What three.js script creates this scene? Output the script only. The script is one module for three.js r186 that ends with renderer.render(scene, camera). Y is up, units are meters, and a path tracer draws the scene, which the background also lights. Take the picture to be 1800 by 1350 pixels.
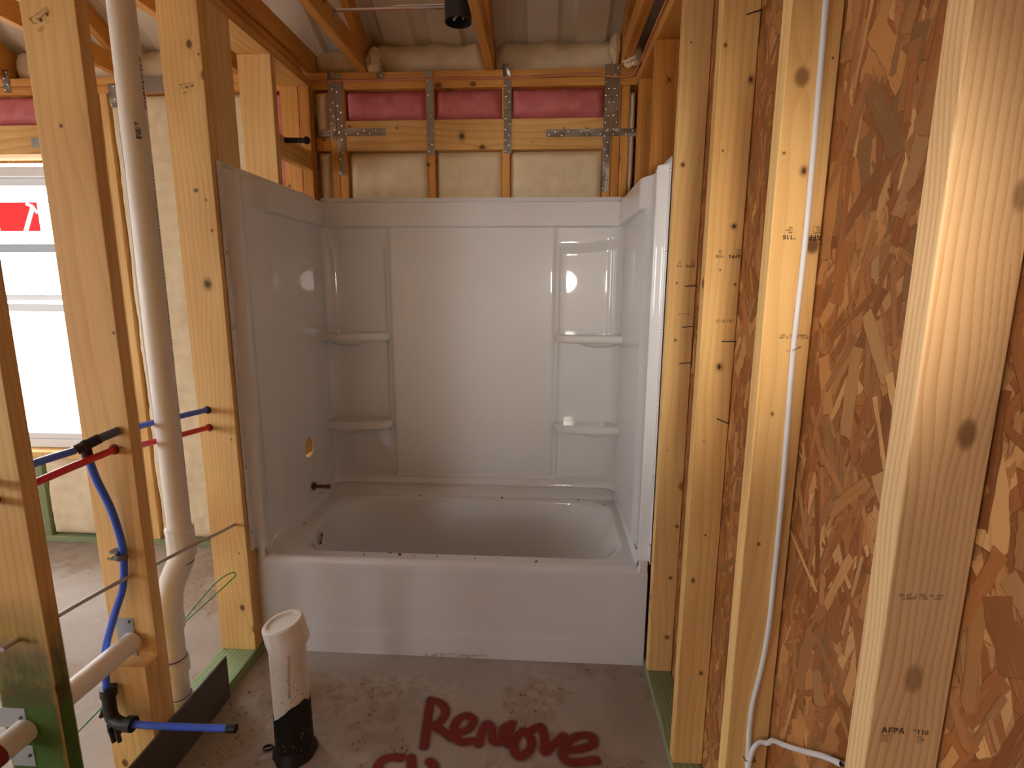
import * as THREE from 'three';
import { RoundedBoxGeometry } from 'three/addons/geometries/RoundedBoxGeometry.js';
import { mergeGeometries as mergeRaw, toCreasedNormals } from 'three/addons/utils/BufferGeometryUtils.js';

// ---------------------------------------------------------------- camera, sky, light, exposure
const scene = new THREE.Scene();
const camera = new THREE.PerspectiveCamera(71.13, 1800 / 1350, 0.02, 200);
camera.position.set(1.1152, 1.458, 1.8913);
camera.up.set(-0.01458, 0.98373, -0.17907);
camera.lookAt(1.1152 - 0.05702, 1.458 - 0.17961, 1.8913 - 0.98208);
const renderer = new THREE.WebGLRenderer({ antialias: true });
renderer.toneMapping = THREE.LinearToneMapping;
renderer.toneMappingExposure = 0.93;
renderer.shadowMap.enabled = true;
scene.background = new THREE.Color(0.94, 0.97, 1.03);
scene.backgroundIntensity = 11;
// the photographer's flash, held just beside the lens: a narrow soft beam
const flash = new THREE.SpotLight(0xffffff, 4.8, 0, 0.445, 1, 2);
flash.color.setRGB(1, 0.91, 0.8);
flash.position.set(1.33, 1.5, 1.97);
flash.target.position.set(1.235, 1.47, -0.03);
flash.castShadow = true;
flash.shadow.radius = 5;
flash.shadow.mapSize.set(2048, 2048);
scene.add(flash, flash.target);

// ---------------------------------------------------------------- small helpers
function mergeGeometries(list) {
  return mergeRaw(list.map((g) => { const q = g.index ? g.toNonIndexed() : g.clone(); if (!q.attributes.normal) q.computeVertexNormals(); if (!q.attributes.uv) q.setAttribute('uv', new THREE.BufferAttribute(new Float32Array(q.attributes.position.count * 2), 2)); return q; }));
}
function rngOf(seed) { let a = seed >>> 0; return () => { a = (a + 0x6D2B79F5) | 0; let t = Math.imul(a ^ (a >>> 15), 1 | a); t = (t + Math.imul(t ^ (t >>> 7), 61 | t)) ^ t; return ((t ^ (t >>> 14)) >>> 0) / 4294967296; }; }
const rnd = rngOf(7);
const sm = (a, b, x) => { const t = Math.min(1, Math.max(0, (x - a) / (b - a))); return t * t * (3 - 2 * t); };
const lerp = (a, b, t) => a + (b - a) * t;
function hash2(i, j, s) { let h = Math.imul(i, 374761393) ^ Math.imul(j, 668265263) ^ Math.imul(s, 2147483647 - 58); h = Math.imul(h ^ (h >>> 13), 1274126177); return ((h ^ (h >>> 16)) >>> 0) / 4294967296; }
function pnoise(x, y, px, py, s) {               // value noise that repeats every px, py cells
  const i = Math.floor(x), j = Math.floor(y), fx = x - i, fy = y - j, u = fx * fx * (3 - 2 * fx), v = fy * fy * (3 - 2 * fy);
  const a = ((i % px) + px) % px, b = (a + 1) % px, c = ((j % py) + py) % py, d = (c + 1) % py;
  return lerp(lerp(hash2(a, c, s), hash2(b, c, s), u), lerp(hash2(a, d, s), hash2(b, d, s), u), v);
}
const used = {};
function numbered(n) { const k = used[n] = (used[n] ?? -1) + 1; return k ? n + '_' + String(k).padStart(3, '0') : n; }
function tag(o, label, category, group) { o.userData.label = label; o.userData.category = category; if (group) o.userData.group = group; return o; }
function shade(o) { o.castShadow = true; o.receiveShadow = true; return o; }
function top(name, geo, m, pos = [0, 0, 0]) { const o = shade(new THREE.Mesh(geo, m)); o.name = numbered(name); o.position.set(...pos); scene.add(o); return o; }
function group(name, pos = [0, 0, 0]) { const o = new THREE.Group(); o.name = numbered(name); o.position.set(...pos); scene.add(o); return o; }
// a part given in world coordinates; its parent is only ever moved, not turned
function part(parent, name, geo, m, at = [0, 0, 0]) {
  const o = shade(new THREE.Mesh(geo, m)); o.name = name; let w = new THREE.Vector3(...at);
  for (let p = parent; p && p !== scene; p = p.parent) w.sub(p.position);
  o.position.copy(w); parent.add(o); return o;
}
function struct(o, label) { o.userData.kind = 'structure'; if (label) o.userData.label = label; return o; }

// ---------------------------------------------------------------- computed materials
function dataTex(w, h, fn, srgb = true) {
  const d = new Uint8Array(w * h * 4);
  for (let y = 0; y < h; y++) for (let x = 0; x < w; x++) { const c = fn(x, y), k = (y * w + x) * 4; d[k] = c[0]; d[k + 1] = c[1]; d[k + 2] = c[2]; d[k + 3] = 255; }
  const t = new THREE.DataTexture(d, w, h); t.magFilter = THREE.LinearFilter; t.minFilter = THREE.LinearMipmapLinearFilter; t.generateMipmaps = true;
  t.wrapS = t.wrapT = THREE.RepeatWrapping; if (srgb) t.colorSpace = THREE.SRGBColorSpace; t.needsUpdate = true; return t;
}
// pine: 0.5 m across (u), 2 m along (v)
function pine(seed, light, dark, rings, amp, knots, W = 384, H = 1536, knotSize = 1, warp = 0.16, fixed = []) {
  const r = rngOf(seed), ks = fixed.map((k) => [k[0] * W, k[1] * H, k[2], k[3]]);
  for (let k = 0; k < knots; k++) ks.push([r() * W, r() * H, (4 + r() * 9) * knotSize, 0.5 + r() * 0.5]);
  return dataTex(W, H, (x, y) => {
    const u = x / W, v = y / H;
    let t = (u + (pnoise(u * 4, v * 3, 4, 3, seed) - 0.5) * warp + (pnoise(u * 9, v * 12, 9, 12, seed + 1) - 0.5) * 0.03) * rings, knot = 0, halo = 0;
    for (const k of ks) {
      let dx = x - k[0]; if (dx > W / 2) dx -= W; if (dx < -W / 2) dx += W; let dy = y - k[1]; if (dy > H / 2) dy -= H; if (dy < -H / 2) dy += H;
      const q = Math.hypot(dx, dy * 0.75) / k[2];
      if (q < 12) { t += Math.exp(-q * 0.55) * Math.sign(dx || 1) * 0.9; if (q < 1.25) knot = Math.max(knot, k[3] * (1 - sm(0.5, 1.25, q))); if (q < 4) halo = Math.max(halo, (1 - q / 4) * k[3]); }
    }
    const f = t - Math.floor(t), late = Math.pow(f, 3) * (1 - sm(0.93, 1, f));
    const fib = pnoise(u * 190, v * 22, 190, 22, seed + 2), fib2 = pnoise(u * 60, v * 6, 60, 6, seed + 3), blot = pnoise(u * 5, v * 9, 5, 9, seed + 4);
    let m = late * amp + (fib - 0.5) * 0.1 + (fib2 - 0.5) * 0.14 + (blot - 0.5) * 0.45 + halo * 0.28;
    m = Math.min(1.2, Math.max(-0.25, m));
    return [0, 1, 2].map((c) => { let q = lerp(light[c], dark[c], m); q = lerp(q, [74, 40, 18][c], knot * 0.85); return Math.max(0, Math.min(255, q)); });
  });
}
const PINE = [pine(11, [238, 194, 124], [198, 140, 76], 18, 0.3, 4), pine(23, [235, 188, 116], [192, 132, 70], 24, 0.36, 5), pine(37, [230, 181, 108], [182, 120, 60], 15, 0.5, 6)];
const PINE_BOLD = pine(51, [236, 198, 144], [204, 148, 94], 60, 0.8, 0, 512, 1536, 1, 0.07, [[0.77, 0.046, 11, 0.6], [0.788, 0.234, 12, 0.45], [0.802, 0.172, 10, 0.4], [0.738, 0.893, 12, 0.4], [0.71, 0.42, 9, 0.4]]);
const PINE_GREEN = pine(61, [150, 160, 118], [92, 98, 62], 30, 0.7, 10);
function woodMat(map, rough = 0.55, tint = 0xffffff) { return new THREE.MeshPhysicalMaterial({ map, color: tint, roughness: rough, bumpMap: map, bumpScale: 0.0006, specularIntensity: 0.6 }); }
const WOOD = PINE.map((t) => woodMat(t));
const WOOD_ORANGE = PINE.map((t) => woodMat(t, 0.6, 0xf2d8b4));
const WOOD_BOLD = woodMat(PINE_BOLD, 0.45);
const WOOD_GREEN = woodMat(PINE_GREEN, 0.65);
const WOOD_MINT = woodMat(PINE_GREEN, 0.65, new THREE.Color(1.25, 1.5, 1.5));
const WOOD_WORN = woodMat(PINE[0], 0.6, new THREE.Color(1.0, 1.06, 1.25));

// oriented strand board: flakes laid over each other, 1.22 m a side
function strandBoard(S = 2048, seed = 5) {
  const c = document.createElement('canvas'); c.width = c.height = S; const g = c.getContext('2d'), r = rngOf(seed);
  g.fillStyle = '#94602f'; g.fillRect(0, 0, S, S);
  const tones = [[158, 100, 52], [168, 110, 60], [178, 122, 70], [190, 138, 84], [150, 92, 46], [142, 84, 40], [172, 114, 62], [182, 126, 72], [150, 104, 60], [160, 100, 52], [200, 150, 94], [156, 96, 48]];
  for (let i = 0; i < 5200; i++) {
    const L = (0.05 + r() * 0.12) / 1.22 * S, w = (0.008 + r() * r() * 0.04) / 1.22 * S, x = r() * S, y = r() * S, a = Math.PI / 2 + (r() + r() + r() - 1.5) * 0.95, t = tones[Math.floor(r() * tones.length)], k = 0.88 + r() * 0.2;
    const col = t.map((q) => Math.round(q * k)), pts = [], n = 7;
    for (let j = 0; j <= n; j++) pts.push([(j / n - 0.5) * L, -w / 2 + (r() - 0.5) * w * 0.22]);
    pts.push([L / 2 + (r() - 0.3) * L * 0.1, (r() - 0.5) * w * 0.6]);
    for (let j = n; j >= 0; j--) pts.push([(j / n - 0.5) * L, w / 2 + (r() - 0.5) * w * 0.22]);
    const lines = []; for (let j = 0; j < 6; j++) lines.push([(r() - 0.5) * L, (r() - 0.5) * w, r() * L * 0.5, r()]);
    for (const ox of [-S, 0, S]) for (const oy of [-S, 0, S]) {
      if (x + ox < -L || x + ox > S + L || y + oy < -L || y + oy > S + L) continue;
      g.save(); g.translate(x + ox, y + oy); g.rotate(a);
      const trace = () => { g.beginPath(); pts.forEach((p, j) => (j ? g.lineTo(p[0], p[1]) : g.moveTo(p[0], p[1]))); g.closePath(); };
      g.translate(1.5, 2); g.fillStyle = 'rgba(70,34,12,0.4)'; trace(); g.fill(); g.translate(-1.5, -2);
      g.fillStyle = `rgb(${col})`; trace(); g.fill();
      g.lineWidth = 1.2; for (const l of lines) { g.strokeStyle = l[3] > 0.5 ? 'rgba(90,48,18,0.32)' : 'rgba(236,198,146,0.28)'; g.beginPath(); g.moveTo(l[0], l[1]); g.lineTo(l[0] + l[2], l[1] + (l[3] - 0.5) * 3); g.stroke(); }
      g.restore();
    }
  }
  const t = new THREE.CanvasTexture(c); t.colorSpace = THREE.SRGBColorSpace; t.wrapS = t.wrapT = THREE.RepeatWrapping; t.repeat.set(1 / 1.22, 1 / 1.22); return t;
}
const OSB_TEX = strandBoard();
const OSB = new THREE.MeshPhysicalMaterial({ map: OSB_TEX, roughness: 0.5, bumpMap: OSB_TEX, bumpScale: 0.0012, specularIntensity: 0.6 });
const GELCOAT = new THREE.MeshPhysicalMaterial({ color: new THREE.Color(0.8, 0.79, 0.775), roughness: 0.36, clearcoat: 1, clearcoatRoughness: 0.03, ior: 1.5 });
const PVC = new THREE.MeshPhysicalMaterial({ color: new THREE.Color(0.86, 0.81, 0.72), roughness: 0.55, clearcoat: 0.12, clearcoatRoughness: 0.3 });
const plain = (r, g, b, rough = 0.5, metal = 0) => new THREE.MeshStandardMaterial({ color: new THREE.Color().setRGB(r, g, b), roughness: rough, metalness: metal });
const GALV_TEX = dataTex(256, 256, (x, y) => { const n = pnoise(x / 16, y / 16, 16, 16, 3) * 0.6 + pnoise(x / 5, y / 5, 51, 51, 4) * 0.4, v = 150 + n * 80; return [v, v, v * 0.98]; });
GALV_TEX.repeat.set(8, 8);
const GALV = new THREE.MeshStandardMaterial({ map: GALV_TEX, color: new THREE.Color(0.78, 0.74, 0.66), metalness: 0.9, roughness: 0.33 });
const STEEL = plain(0.72, 0.7, 0.67, 0.25, 0.95), NAIL = plain(0.12, 0.1, 0.09, 0.4, 0.7), BLACK = plain(0.012, 0.012, 0.013, 0.45), DARKBOX = plain(0.035, 0.037, 0.042, 0.35);
const BLUE = plain(0.05, 0.14, 0.78, 0.3), RED = plain(0.72, 0.02, 0.02, 0.3), WHITE_CABLE = plain(0.72, 0.7, 0.68, 0.4), BRONZE = plain(0.2, 0.11, 0.05, 0.35, 0.8), GREEN_WIRE = plain(0.04, 0.34, 0.07, 0.4), DARKPLATE = plain(0.11, 0.09, 0.08, 0.55, 0.2), VINYL = plain(0.85, 0.86, 0.86, 0.35);
function fibre(seed, c0, c1) { return dataTex(256, 256, (x, y) => { const n = pnoise(x / 40, y / 40, 6, 6, seed) * 0.6 + pnoise(x / 12, y / 12, 21, 21, seed + 1) * 0.28 + pnoise(x / 3, y / 3, 85, 85, seed + 2) * 0.12; return [0, 1, 2].map((c) => lerp(c1[c], c0[c], n)); }); }
const WOOL_TEX = fibre(71, [244, 226, 190], [226, 202, 160]), PINK_TEX = fibre(75, [226, 134, 132], [196, 96, 98]);
const WOOL = new THREE.MeshStandardMaterial({ map: WOOL_TEX, roughness: 0.95, bumpMap: WOOL_TEX, bumpScale: 0.0015 });
const PINKWOOL = new THREE.MeshStandardMaterial({ map: PINK_TEX, roughness: 0.6, bumpMap: PINK_TEX, bumpScale: 0.0012 });
const FLOOR_TEX = (() => {
  const W = 2048, H = 1536, r = rngOf(91), spots = [];
  const t = dataTex(W, H, (x, y) => {
    const n = pnoise(x / 210, y / 210, 10, 8, 81) * 0.5 + pnoise(x / 60, y / 60, 34, 25, 82) * 0.3 + pnoise(x / 14, y / 14, 146, 109, 83) * 0.12 + pnoise(x / 2, y / 2, 1024, 768, 84) * 0.08;
    const mud = sm(0.6, 0.75, pnoise(x / 130, y / 130, 16, 12, 86) * 0.7 + pnoise(x / 20, y / 20, 102, 77, 87) * 0.3), dust = sm(0.62, 0.8, pnoise(x / 90, y / 90, 23, 17, 88) * 0.6 + pnoise(x / 9, y / 9, 227, 170, 89) * 0.4), fleck = sm(0.86, 0.9, pnoise(x / 4, y / 4, 512, 384, 90)) * mud;
    return [0, 1, 2].map((c) => { let q = lerp([160, 147, 133][c], [194, 183, 171][c], n); q = lerp(q, [158, 132, 110][c], mud * 0.45); q = lerp(q, [200, 190, 178][c], dust * 0.4); return lerp(q, [110, 58, 36][c], fleck * 0.8); });
  });
  t.wrapS = t.wrapT = THREE.RepeatWrapping; return t;
})();
const SLAB = new THREE.MeshStandardMaterial({ map: FLOOR_TEX, roughness: 0.72, bumpMap: FLOOR_TEX, bumpScale: 0.002 });
function canvasTex(w, h, draw) { const c = document.createElement('canvas'); c.width = w; c.height = h; const g = c.getContext('2d'); g.clearRect(0, 0, w, h); draw(g, w, h); const t = new THREE.CanvasTexture(c); t.colorSpace = THREE.SRGBColorSpace; return t; }
function printMat(t, rough = 0.7) { return new THREE.MeshStandardMaterial({ map: t, transparent: true, roughness: rough, polygonOffset: true, polygonOffsetFactor: -1 }); }

// ---------------------------------------------------------------- geometry helpers
// a sawn board with eased edges; uv runs along the grain (1 = 2 m along, 1 = 0.5 m across)
function boardGeo(w, h, d, seed = rnd()) {
  let g = new RoundedBoxGeometry(w, h, d, 1, Math.min(0.003, w / 5, h / 5, d / 5)); if (g.index) g = g.toNonIndexed();
  const p = g.attributes.position, n = g.attributes.normal, uv = g.attributes.uv, dims = [w, h, d], L = dims.indexOf(Math.max(...dims)), o1 = seed * 7.31, o2 = seed * 3.77;
  for (let i = 0; i < p.count; i += 3) {
    const m = [0, 1, 2].map((k) => Math.abs(n.getComponent(i, k) + n.getComponent(i + 1, k) + n.getComponent(i + 2, k))), a = m.indexOf(Math.max(...m));
    for (let j = i; j < i + 3; j++) {
      const q = [p.getX(j), p.getY(j), p.getZ(j)];
      if (a === L) { const [s, t] = [0, 1, 2].filter((k) => k !== a); uv.setXY(j, q[s] * 2 + o1, q[t] * 2 + o2); }
      else { const s = [0, 1, 2].find((k) => k !== a && k !== L); uv.setXY(j, q[s] * 2 + o1 + a * 0.37, q[L] / 2 + o2); }
    }
  }
  return g;
}
let boardSeed = 0.13;
function board(name, X, Y, Z, m, label, category, grp) {
  boardSeed = (boardSeed * 1.618 + 0.271) % 1;
  const g = boardGeo(X[1] - X[0], Y[1] - Y[0], Z[1] - Z[0], boardSeed); g.translate(0, (Y[1] - Y[0]) / 2, 0);
  const o = top(name, g, m, [(X[0] + X[1]) / 2, Y[0], (Z[0] + Z[1]) / 2]);
  return label ? tag(o, label, category, grp) : o;
}
function boxAt(X, Y, Z, r = 0) { const g = r ? new RoundedBoxGeometry(X[1] - X[0], Y[1] - Y[0], Z[1] - Z[0], 2, r) : new THREE.BoxGeometry(X[1] - X[0], Y[1] - Y[0], Z[1] - Z[0]); return g.translate((X[0] + X[1]) / 2, (Y[0] + Y[1]) / 2, (Z[0] + Z[1]) / 2); }
// uv in metres from position by the face's main direction
function planarUv(g) {
  if (g.index) g = g.toNonIndexed(); const p = g.attributes.position, n = g.attributes.normal, uv = new Float32Array(p.count * 2);
  for (let i = 0; i < p.count; i++) { const m = [0, 1, 2].map((k) => Math.abs(n.getComponent(i, k))), a = m.indexOf(Math.max(...m)), q = [p.getX(i), p.getY(i), p.getZ(i)]; uv[2 * i] = a === 0 ? q[2] : q[0]; uv[2 * i + 1] = a === 1 ? q[2] : q[1]; }
  g.setAttribute('uv', new THREE.BufferAttribute(uv, 2)); return g;
}
function gridGeo(nu, nv, fn, uvScale = 1) {
  const pos = [], uv = [], idx = [];
  for (let j = 0; j <= nv; j++) for (let i = 0; i <= nu; i++) { pos.push(...fn(i / nu, j / nv, i, j)); uv.push(i / nu * uvScale, j / nv * uvScale); }
  for (let j = 0; j < nv; j++) for (let i = 0; i < nu; i++) { const a = j * (nu + 1) + i, b = a + 1, c = a + nu + 1, d = c + 1; idx.push(a, b, d, a, d, c); }
  const g = new THREE.BufferGeometry(); g.setAttribute('position', new THREE.Float32BufferAttribute(pos, 3)); g.setAttribute('uv', new THREE.Float32BufferAttribute(uv, 2)); g.setIndex(idx); g.computeVertexNormals(); return g;
}
function tube(pts, r, seg = 8, closed = false, n) { const c = new THREE.CatmullRomCurve3(pts.map((p) => new THREE.Vector3(...p)), closed, 'centripetal'); const t = new THREE.TubeGeometry(c, n ?? Math.max(12, pts.length * 10), r, seg, closed);
  if (closed) return t; const caps = [0, 1].map((e) => { const g = new THREE.CircleGeometry(r, seg), q = new THREE.Quaternion().setFromUnitVectors(new THREE.Vector3(0, 0, 1), c.getTangent(e).multiplyScalar(e ? 1 : -1)); g.applyQuaternion(q); const p = c.getPoint(e); g.translate(p.x, p.y, p.z); return g; }); return mergeGeometries([t, ...caps]); }
function rod(a, b, r, seg = 16, r2 = r) { const A = new THREE.Vector3(...a), B = new THREE.Vector3(...b), d = B.clone().sub(A), g = new THREE.CylinderGeometry(r2, r, d.length(), seg); g.applyQuaternion(new THREE.Quaternion().setFromUnitVectors(new THREE.Vector3(0, 1, 0), d.normalize())); const m = A.add(B).multiplyScalar(0.5); return g.translate(m.x, m.y, m.z); }
function lathe(pts, seg = 40) { const g = new THREE.LatheGeometry(pts.map((p) => new THREE.Vector2(p[0], p[1])), seg); return toCreasedNormals(g, 0.5); }
// a glass-fibre batt: a puffed, wrinkled front on a shallow body
function batt(X, Y, zb, zf, seed, puff = 0.012, wrinkle = 0.006) {
  const w = X[1] - X[0], h = Y[1] - Y[0], nx = Math.max(8, Math.round(w / 0.014)), ny = Math.max(8, Math.round(h / 0.018));
  const front = gridGeo(nx, ny, (u, v) => {
    const e = Math.min(1, Math.min(u, 1 - u) * w / 0.035, Math.min(v, 1 - v) * h / 0.035), k = Math.sqrt(1 - (1 - e) * (1 - e));
    const n = pnoise(u * w * 9 + 3, v * h * 9, 999, 999, seed) * 0.6 + pnoise(u * w * 26, v * h * 26, 999, 999, seed + 1) * 0.4 - 0.5;
    return [X[0] + u * w, Y[0] + v * h, zb + (zf - zb) * k + k * (puff * Math.sin(Math.PI * u) * Math.sin(Math.PI * v) + wrinkle * n * 2)];
  });
  const uv = front.attributes.uv, p = front.attributes.position; for (let i = 0; i < uv.count; i++) uv.setXY(i, p.getX(i) * 4, p.getY(i) * 4);
  return mergeGeometries([front, boxAt([X[0] + 0.002, X[1] - 0.002], [Y[0] + 0.002, Y[1] - 0.002], [zb - 0.04, zb])]);
}
function stamp(parent, tex, w, h, at, turn = 0, name = 'grade_stamp') { const o = part(parent, name, new THREE.PlaneGeometry(w, h), printMat(tex), at); o.rotation.z = turn; o.castShadow = false; return o; }
function nail(parent, a, b, r = 0.0016) { const g = mergeGeometries([rod(a, b, r, 8)]); return part(parent, 'nail', g, NAIL); }

// ---------------------------------------------------------------- the setting
const ZB = -0.824, ZO = -0.964, XL = -3.6, XR = 3.0, ZF = 6.4;
{
  const g = planarUv(boxAt([XL - 0.2, XR + 0.2], [-0.12, 0], [ZO - 0.05, ZF + 0.2]));
  const uv = g.attributes.uv; for (let i = 0; i < uv.count; i++) uv.setXY(i, (uv.getX(i) + 2.2) / 4.0, (uv.getY(i) + 1.05) / 3.0);
  const f = struct(top('floor', g, SLAB), 'bare concrete slab, stained with mud and dust');
  // red spray paint lettering
  const strokes = [[[0.732, 0.225], [0.738, 0.296], [0.752, 0.421]], [[0.732, 0.228], [0.768, 0.237], [0.794, 0.275], [0.786, 0.317], [0.756, 0.342]], [[0.766, 0.338], [0.8, 0.359], [0.838, 0.385]],
    [[0.835, 0.363], [0.883, 0.347], [0.896, 0.307], [0.869, 0.288], [0.842, 0.31], [0.837, 0.363], [0.864, 0.396], [0.909, 0.39]], [[0.926, 0.401], [0.931, 0.351], [0.943, 0.32], [0.961, 0.336], [0.971, 0.386], [0.992, 0.391], [1.003, 0.333], [1.029, 0.315]],
    [[1.026, 0.315], [1.021, 0.358], [1.021, 0.398]], [[1.067, 0.342], [1.042, 0.375], [1.042, 0.418], [1.061, 0.44], [1.09, 0.415], [1.094, 0.372], [1.072, 0.342]], [[1.088, 0.341], [1.125, 0.322], [1.138, 0.369], [1.14, 0.418], [1.171, 0.386], [1.2, 0.353]],
    [[1.206, 0.408], [1.256, 0.398], [1.296, 0.375], [1.293, 0.35], [1.249, 0.35], [1.215, 0.377], [1.195, 0.426], [1.214, 0.45], [1.298, 0.44]], [[0.691, 0.468], [0.645, 0.473], [0.625, 0.501], [0.65, 0.54], [0.68, 0.56]], [[0.719, 0.467], [0.731, 0.5], [0.75, 0.57]], [[0.781, 0.477], [0.799, 0.494], [0.81, 0.56]]];
  const smooth = strokes.map((q) => new THREE.CatmullRomCurve3(q.map((a) => new THREE.Vector3(a[0], 0, a[1]))).getPoints(q.length * 5));
  const TW = 1000, TH = 500, d8 = new Uint8Array(TW * TH * 4), dist = new Float32Array(TW * TH).fill(1);
  for (const q of smooth) for (let k = 0; k + 1 < q.length; k++) {
    const a = q[k], b = q[k + 1], X = (x) => (x - 0.6) / 0.8 * TW, Z = (z) => (z - 0.18) / 0.4 * TH, m = 38;
    for (let y = Math.max(0, Math.floor(Math.min(Z(a.z), Z(b.z)) - m)); y < Math.min(TH, Math.max(Z(a.z), Z(b.z)) + m); y++) for (let x = Math.max(0, Math.floor(Math.min(X(a.x), X(b.x)) - m)); x < Math.min(TW, Math.max(X(a.x), X(b.x)) + m); x++) {
      const px = 0.6 + x / TW * 0.8, pz = 0.18 + y / TH * 0.4, dx = b.x - a.x, dz = b.z - a.z, t = Math.min(1, Math.max(0, ((px - a.x) * dx + (pz - a.z) * dz) / (dx * dx + dz * dz + 1e-9)));
      const e = Math.hypot(px - a.x - t * dx, pz - a.z - t * dz), i = y * TW + x; if (e < dist[i]) dist[i] = e;
    }
  }
  for (let y = 0; y < TH; y++) for (let x = 0; x < TW; x++) { const i = y * TW + x, k = ((TH - 1 - y) * TW + x) * 4, n = pnoise(x / 9, y / 9, 999, 999, 7) * 0.5 + pnoise(x / 2, y / 2, 999, 999, 8) * 0.5; d8[k] = 136; d8[k + 1] = 36; d8[k + 2] = 26; d8[k + 3] = 255 * (0.78 + 0.14 * n) * (1 - sm(0.009, 0.022 + 0.006 * n, dist[i])); }
  const t = new THREE.DataTexture(d8, TW, TH); t.colorSpace = THREE.SRGBColorSpace; t.magFilter = THREE.LinearFilter; t.needsUpdate = true;
  const p = part(f, 'painted_lettering', new THREE.PlaneGeometry(0.8, 0.4).rotateX(-Math.PI / 2), printMat(t, 0.8), [1.0, 0.0012, 0.38]); p.castShadow = false;
  p.userData.label = 'red spray painted handwriting on concrete';
  const dustT = canvasTex(512, 512, (c, W) => { const r = rngOf(3); for (let i = 0; i < 900; i++) { const a = r() * 6.28, d = Math.pow(r(), 0.8) * 240, s = 3 + r() * 16; c.fillStyle = `rgba(196,184,170,${0.035 * (1 - d / 250)})`; c.beginPath(); c.arc(256 + Math.cos(a) * d, 256 + Math.sin(a) * d * 0.8, s, 0, 7); c.fill(); } });
  for (const [x, z, s] of [[0.17, 0.28, 0.3], [0.25, 0.52, 0.16]]) { const q = part(f, 'plaster_dust', new THREE.PlaneGeometry(s, s).rotateX(-Math.PI / 2), printMat(dustT, 0.9), [x, 0.001, z]); q.castShadow = false; }
}
struct(top('ground', planarUv(boxAt([-40, 40], [-0.5, -0.3], [-60, 40])), plain(0.68, 0.66, 0.62, 0.95)), 'pale bare ground outside the building');
// outer walls, with the window openings left free
function wallWithHoles(axis, at, thick, A, H, holes) {   // axis 'z': wall across z = at, running along x
  const cuts = [...new Set([A[0], A[1], ...holes.flatMap((h) => [h[0], h[1]])])].sort((a, b) => a - b), gs = [];
  for (let i = 0; i + 1 < cuts.length; i++) {
    const m = (cuts[i] + cuts[i + 1]) / 2, hs = holes.filter((h) => m > h[0] && m < h[1]).sort((a, b) => a[2] - b[2]); let y = H[0];
    const add = (y0, y1) => { if (y1 - y0 > 1e-4) gs.push(axis === 'z' ? boxAt([cuts[i], cuts[i + 1]], [y0, y1], [at, at + thick]) : boxAt([at, at + thick], [y0, y1], [cuts[i], cuts[i + 1]])); };
    for (const h of hs) { add(y, h[2]); y = h[3]; } add(y, H[1]);
  }
  return planarUv(mergeGeometries(gs));
}
const SHEATH = new THREE.MeshPhysicalMaterial({ map: OSB_TEX, roughness: 0.6, bumpMap: OSB_TEX, bumpScale: 0.001 });
const WIN = [-2.55, -1.114, 0.54, 2.088];
struct(top('wall_back', wallWithHoles('z', ZO - 0.014, 0.014, [XL - 0.1, XR + 0.1], [0, 2.6], [WIN]), SHEATH), 'strand board sheathing behind the insulated studs');
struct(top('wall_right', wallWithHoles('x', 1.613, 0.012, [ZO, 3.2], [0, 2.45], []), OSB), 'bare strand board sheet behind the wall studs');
struct(top('wall_front', wallWithHoles('z', ZF, 0.1, [XL - 0.1, XR + 0.1], [0, 6.5], [[-2.9, -1.9, 1.0, 2.1]]), SHEATH), 'strand board wall across the far side of the room');
struct(top('wall_left', wallWithHoles('x', XL - 0.1, 0.1, [ZO, ZF], [0, 6.5], [[0.6, 2.3, 0.8, 2.1], [3.4, 4.8, 0.9, 2.1]]), SHEATH), 'strand board wall of the daylit room');
struct(top('wall_side', wallWithHoles('x', XR, 0.1, [ZO, ZF], [0, 6.5], []), SHEATH), 'strand board wall beyond the hallway');
// ribbed metal roof seen from below
const roofY = (z) => 2.60 + 0.5 * (z + 0.9), RIDGE = 2.6;
{
  const prof = []; for (let k = -22; k <= 10; k++) { const c = 1.205 + 0.2286 * k; prof.push([c - 0.1143, 0], [c - 0.046, 0], [c - 0.026, 0.024], [c + 0.026, 0.024], [c + 0.046, 0]); }
  const idx = (prof.sort((a, b) => a[0] - b[0]), prof.length - 1);
  const slope = (z0, z1, f) => { const g = gridGeo(idx, 1, (u, v, i, j) => { const z = j ? z1 : z0; return [prof[i][0], f(z) + prof[i][1], z]; }); return toCreasedNormals(g, 0.2); };
  const g = mergeGeometries([slope(ZO - 0.5, RIDGE, roofY), slope(RIDGE, ZF + 0.6, (z) => roofY(RIDGE) - 0.5 * (z - RIDGE))]);
  struct(top('ceiling', g, new THREE.MeshStandardMaterial({ color: new THREE.Color().setRGB(0.82, 0.73, 0.58), roughness: 0.4, side: THREE.DoubleSide })), 'ribbed pale metal roofing sheets laid over the trusses');
  struct(top('trim_1', mergeGeometries([boxAt([XL - 0.1, XR + 0.1], [2.45, 2.62], [ZO - 0.034, ZO - 0.014])]), WOOD_ORANGE[1]), 'fascia board closing the eave');
}
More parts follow.
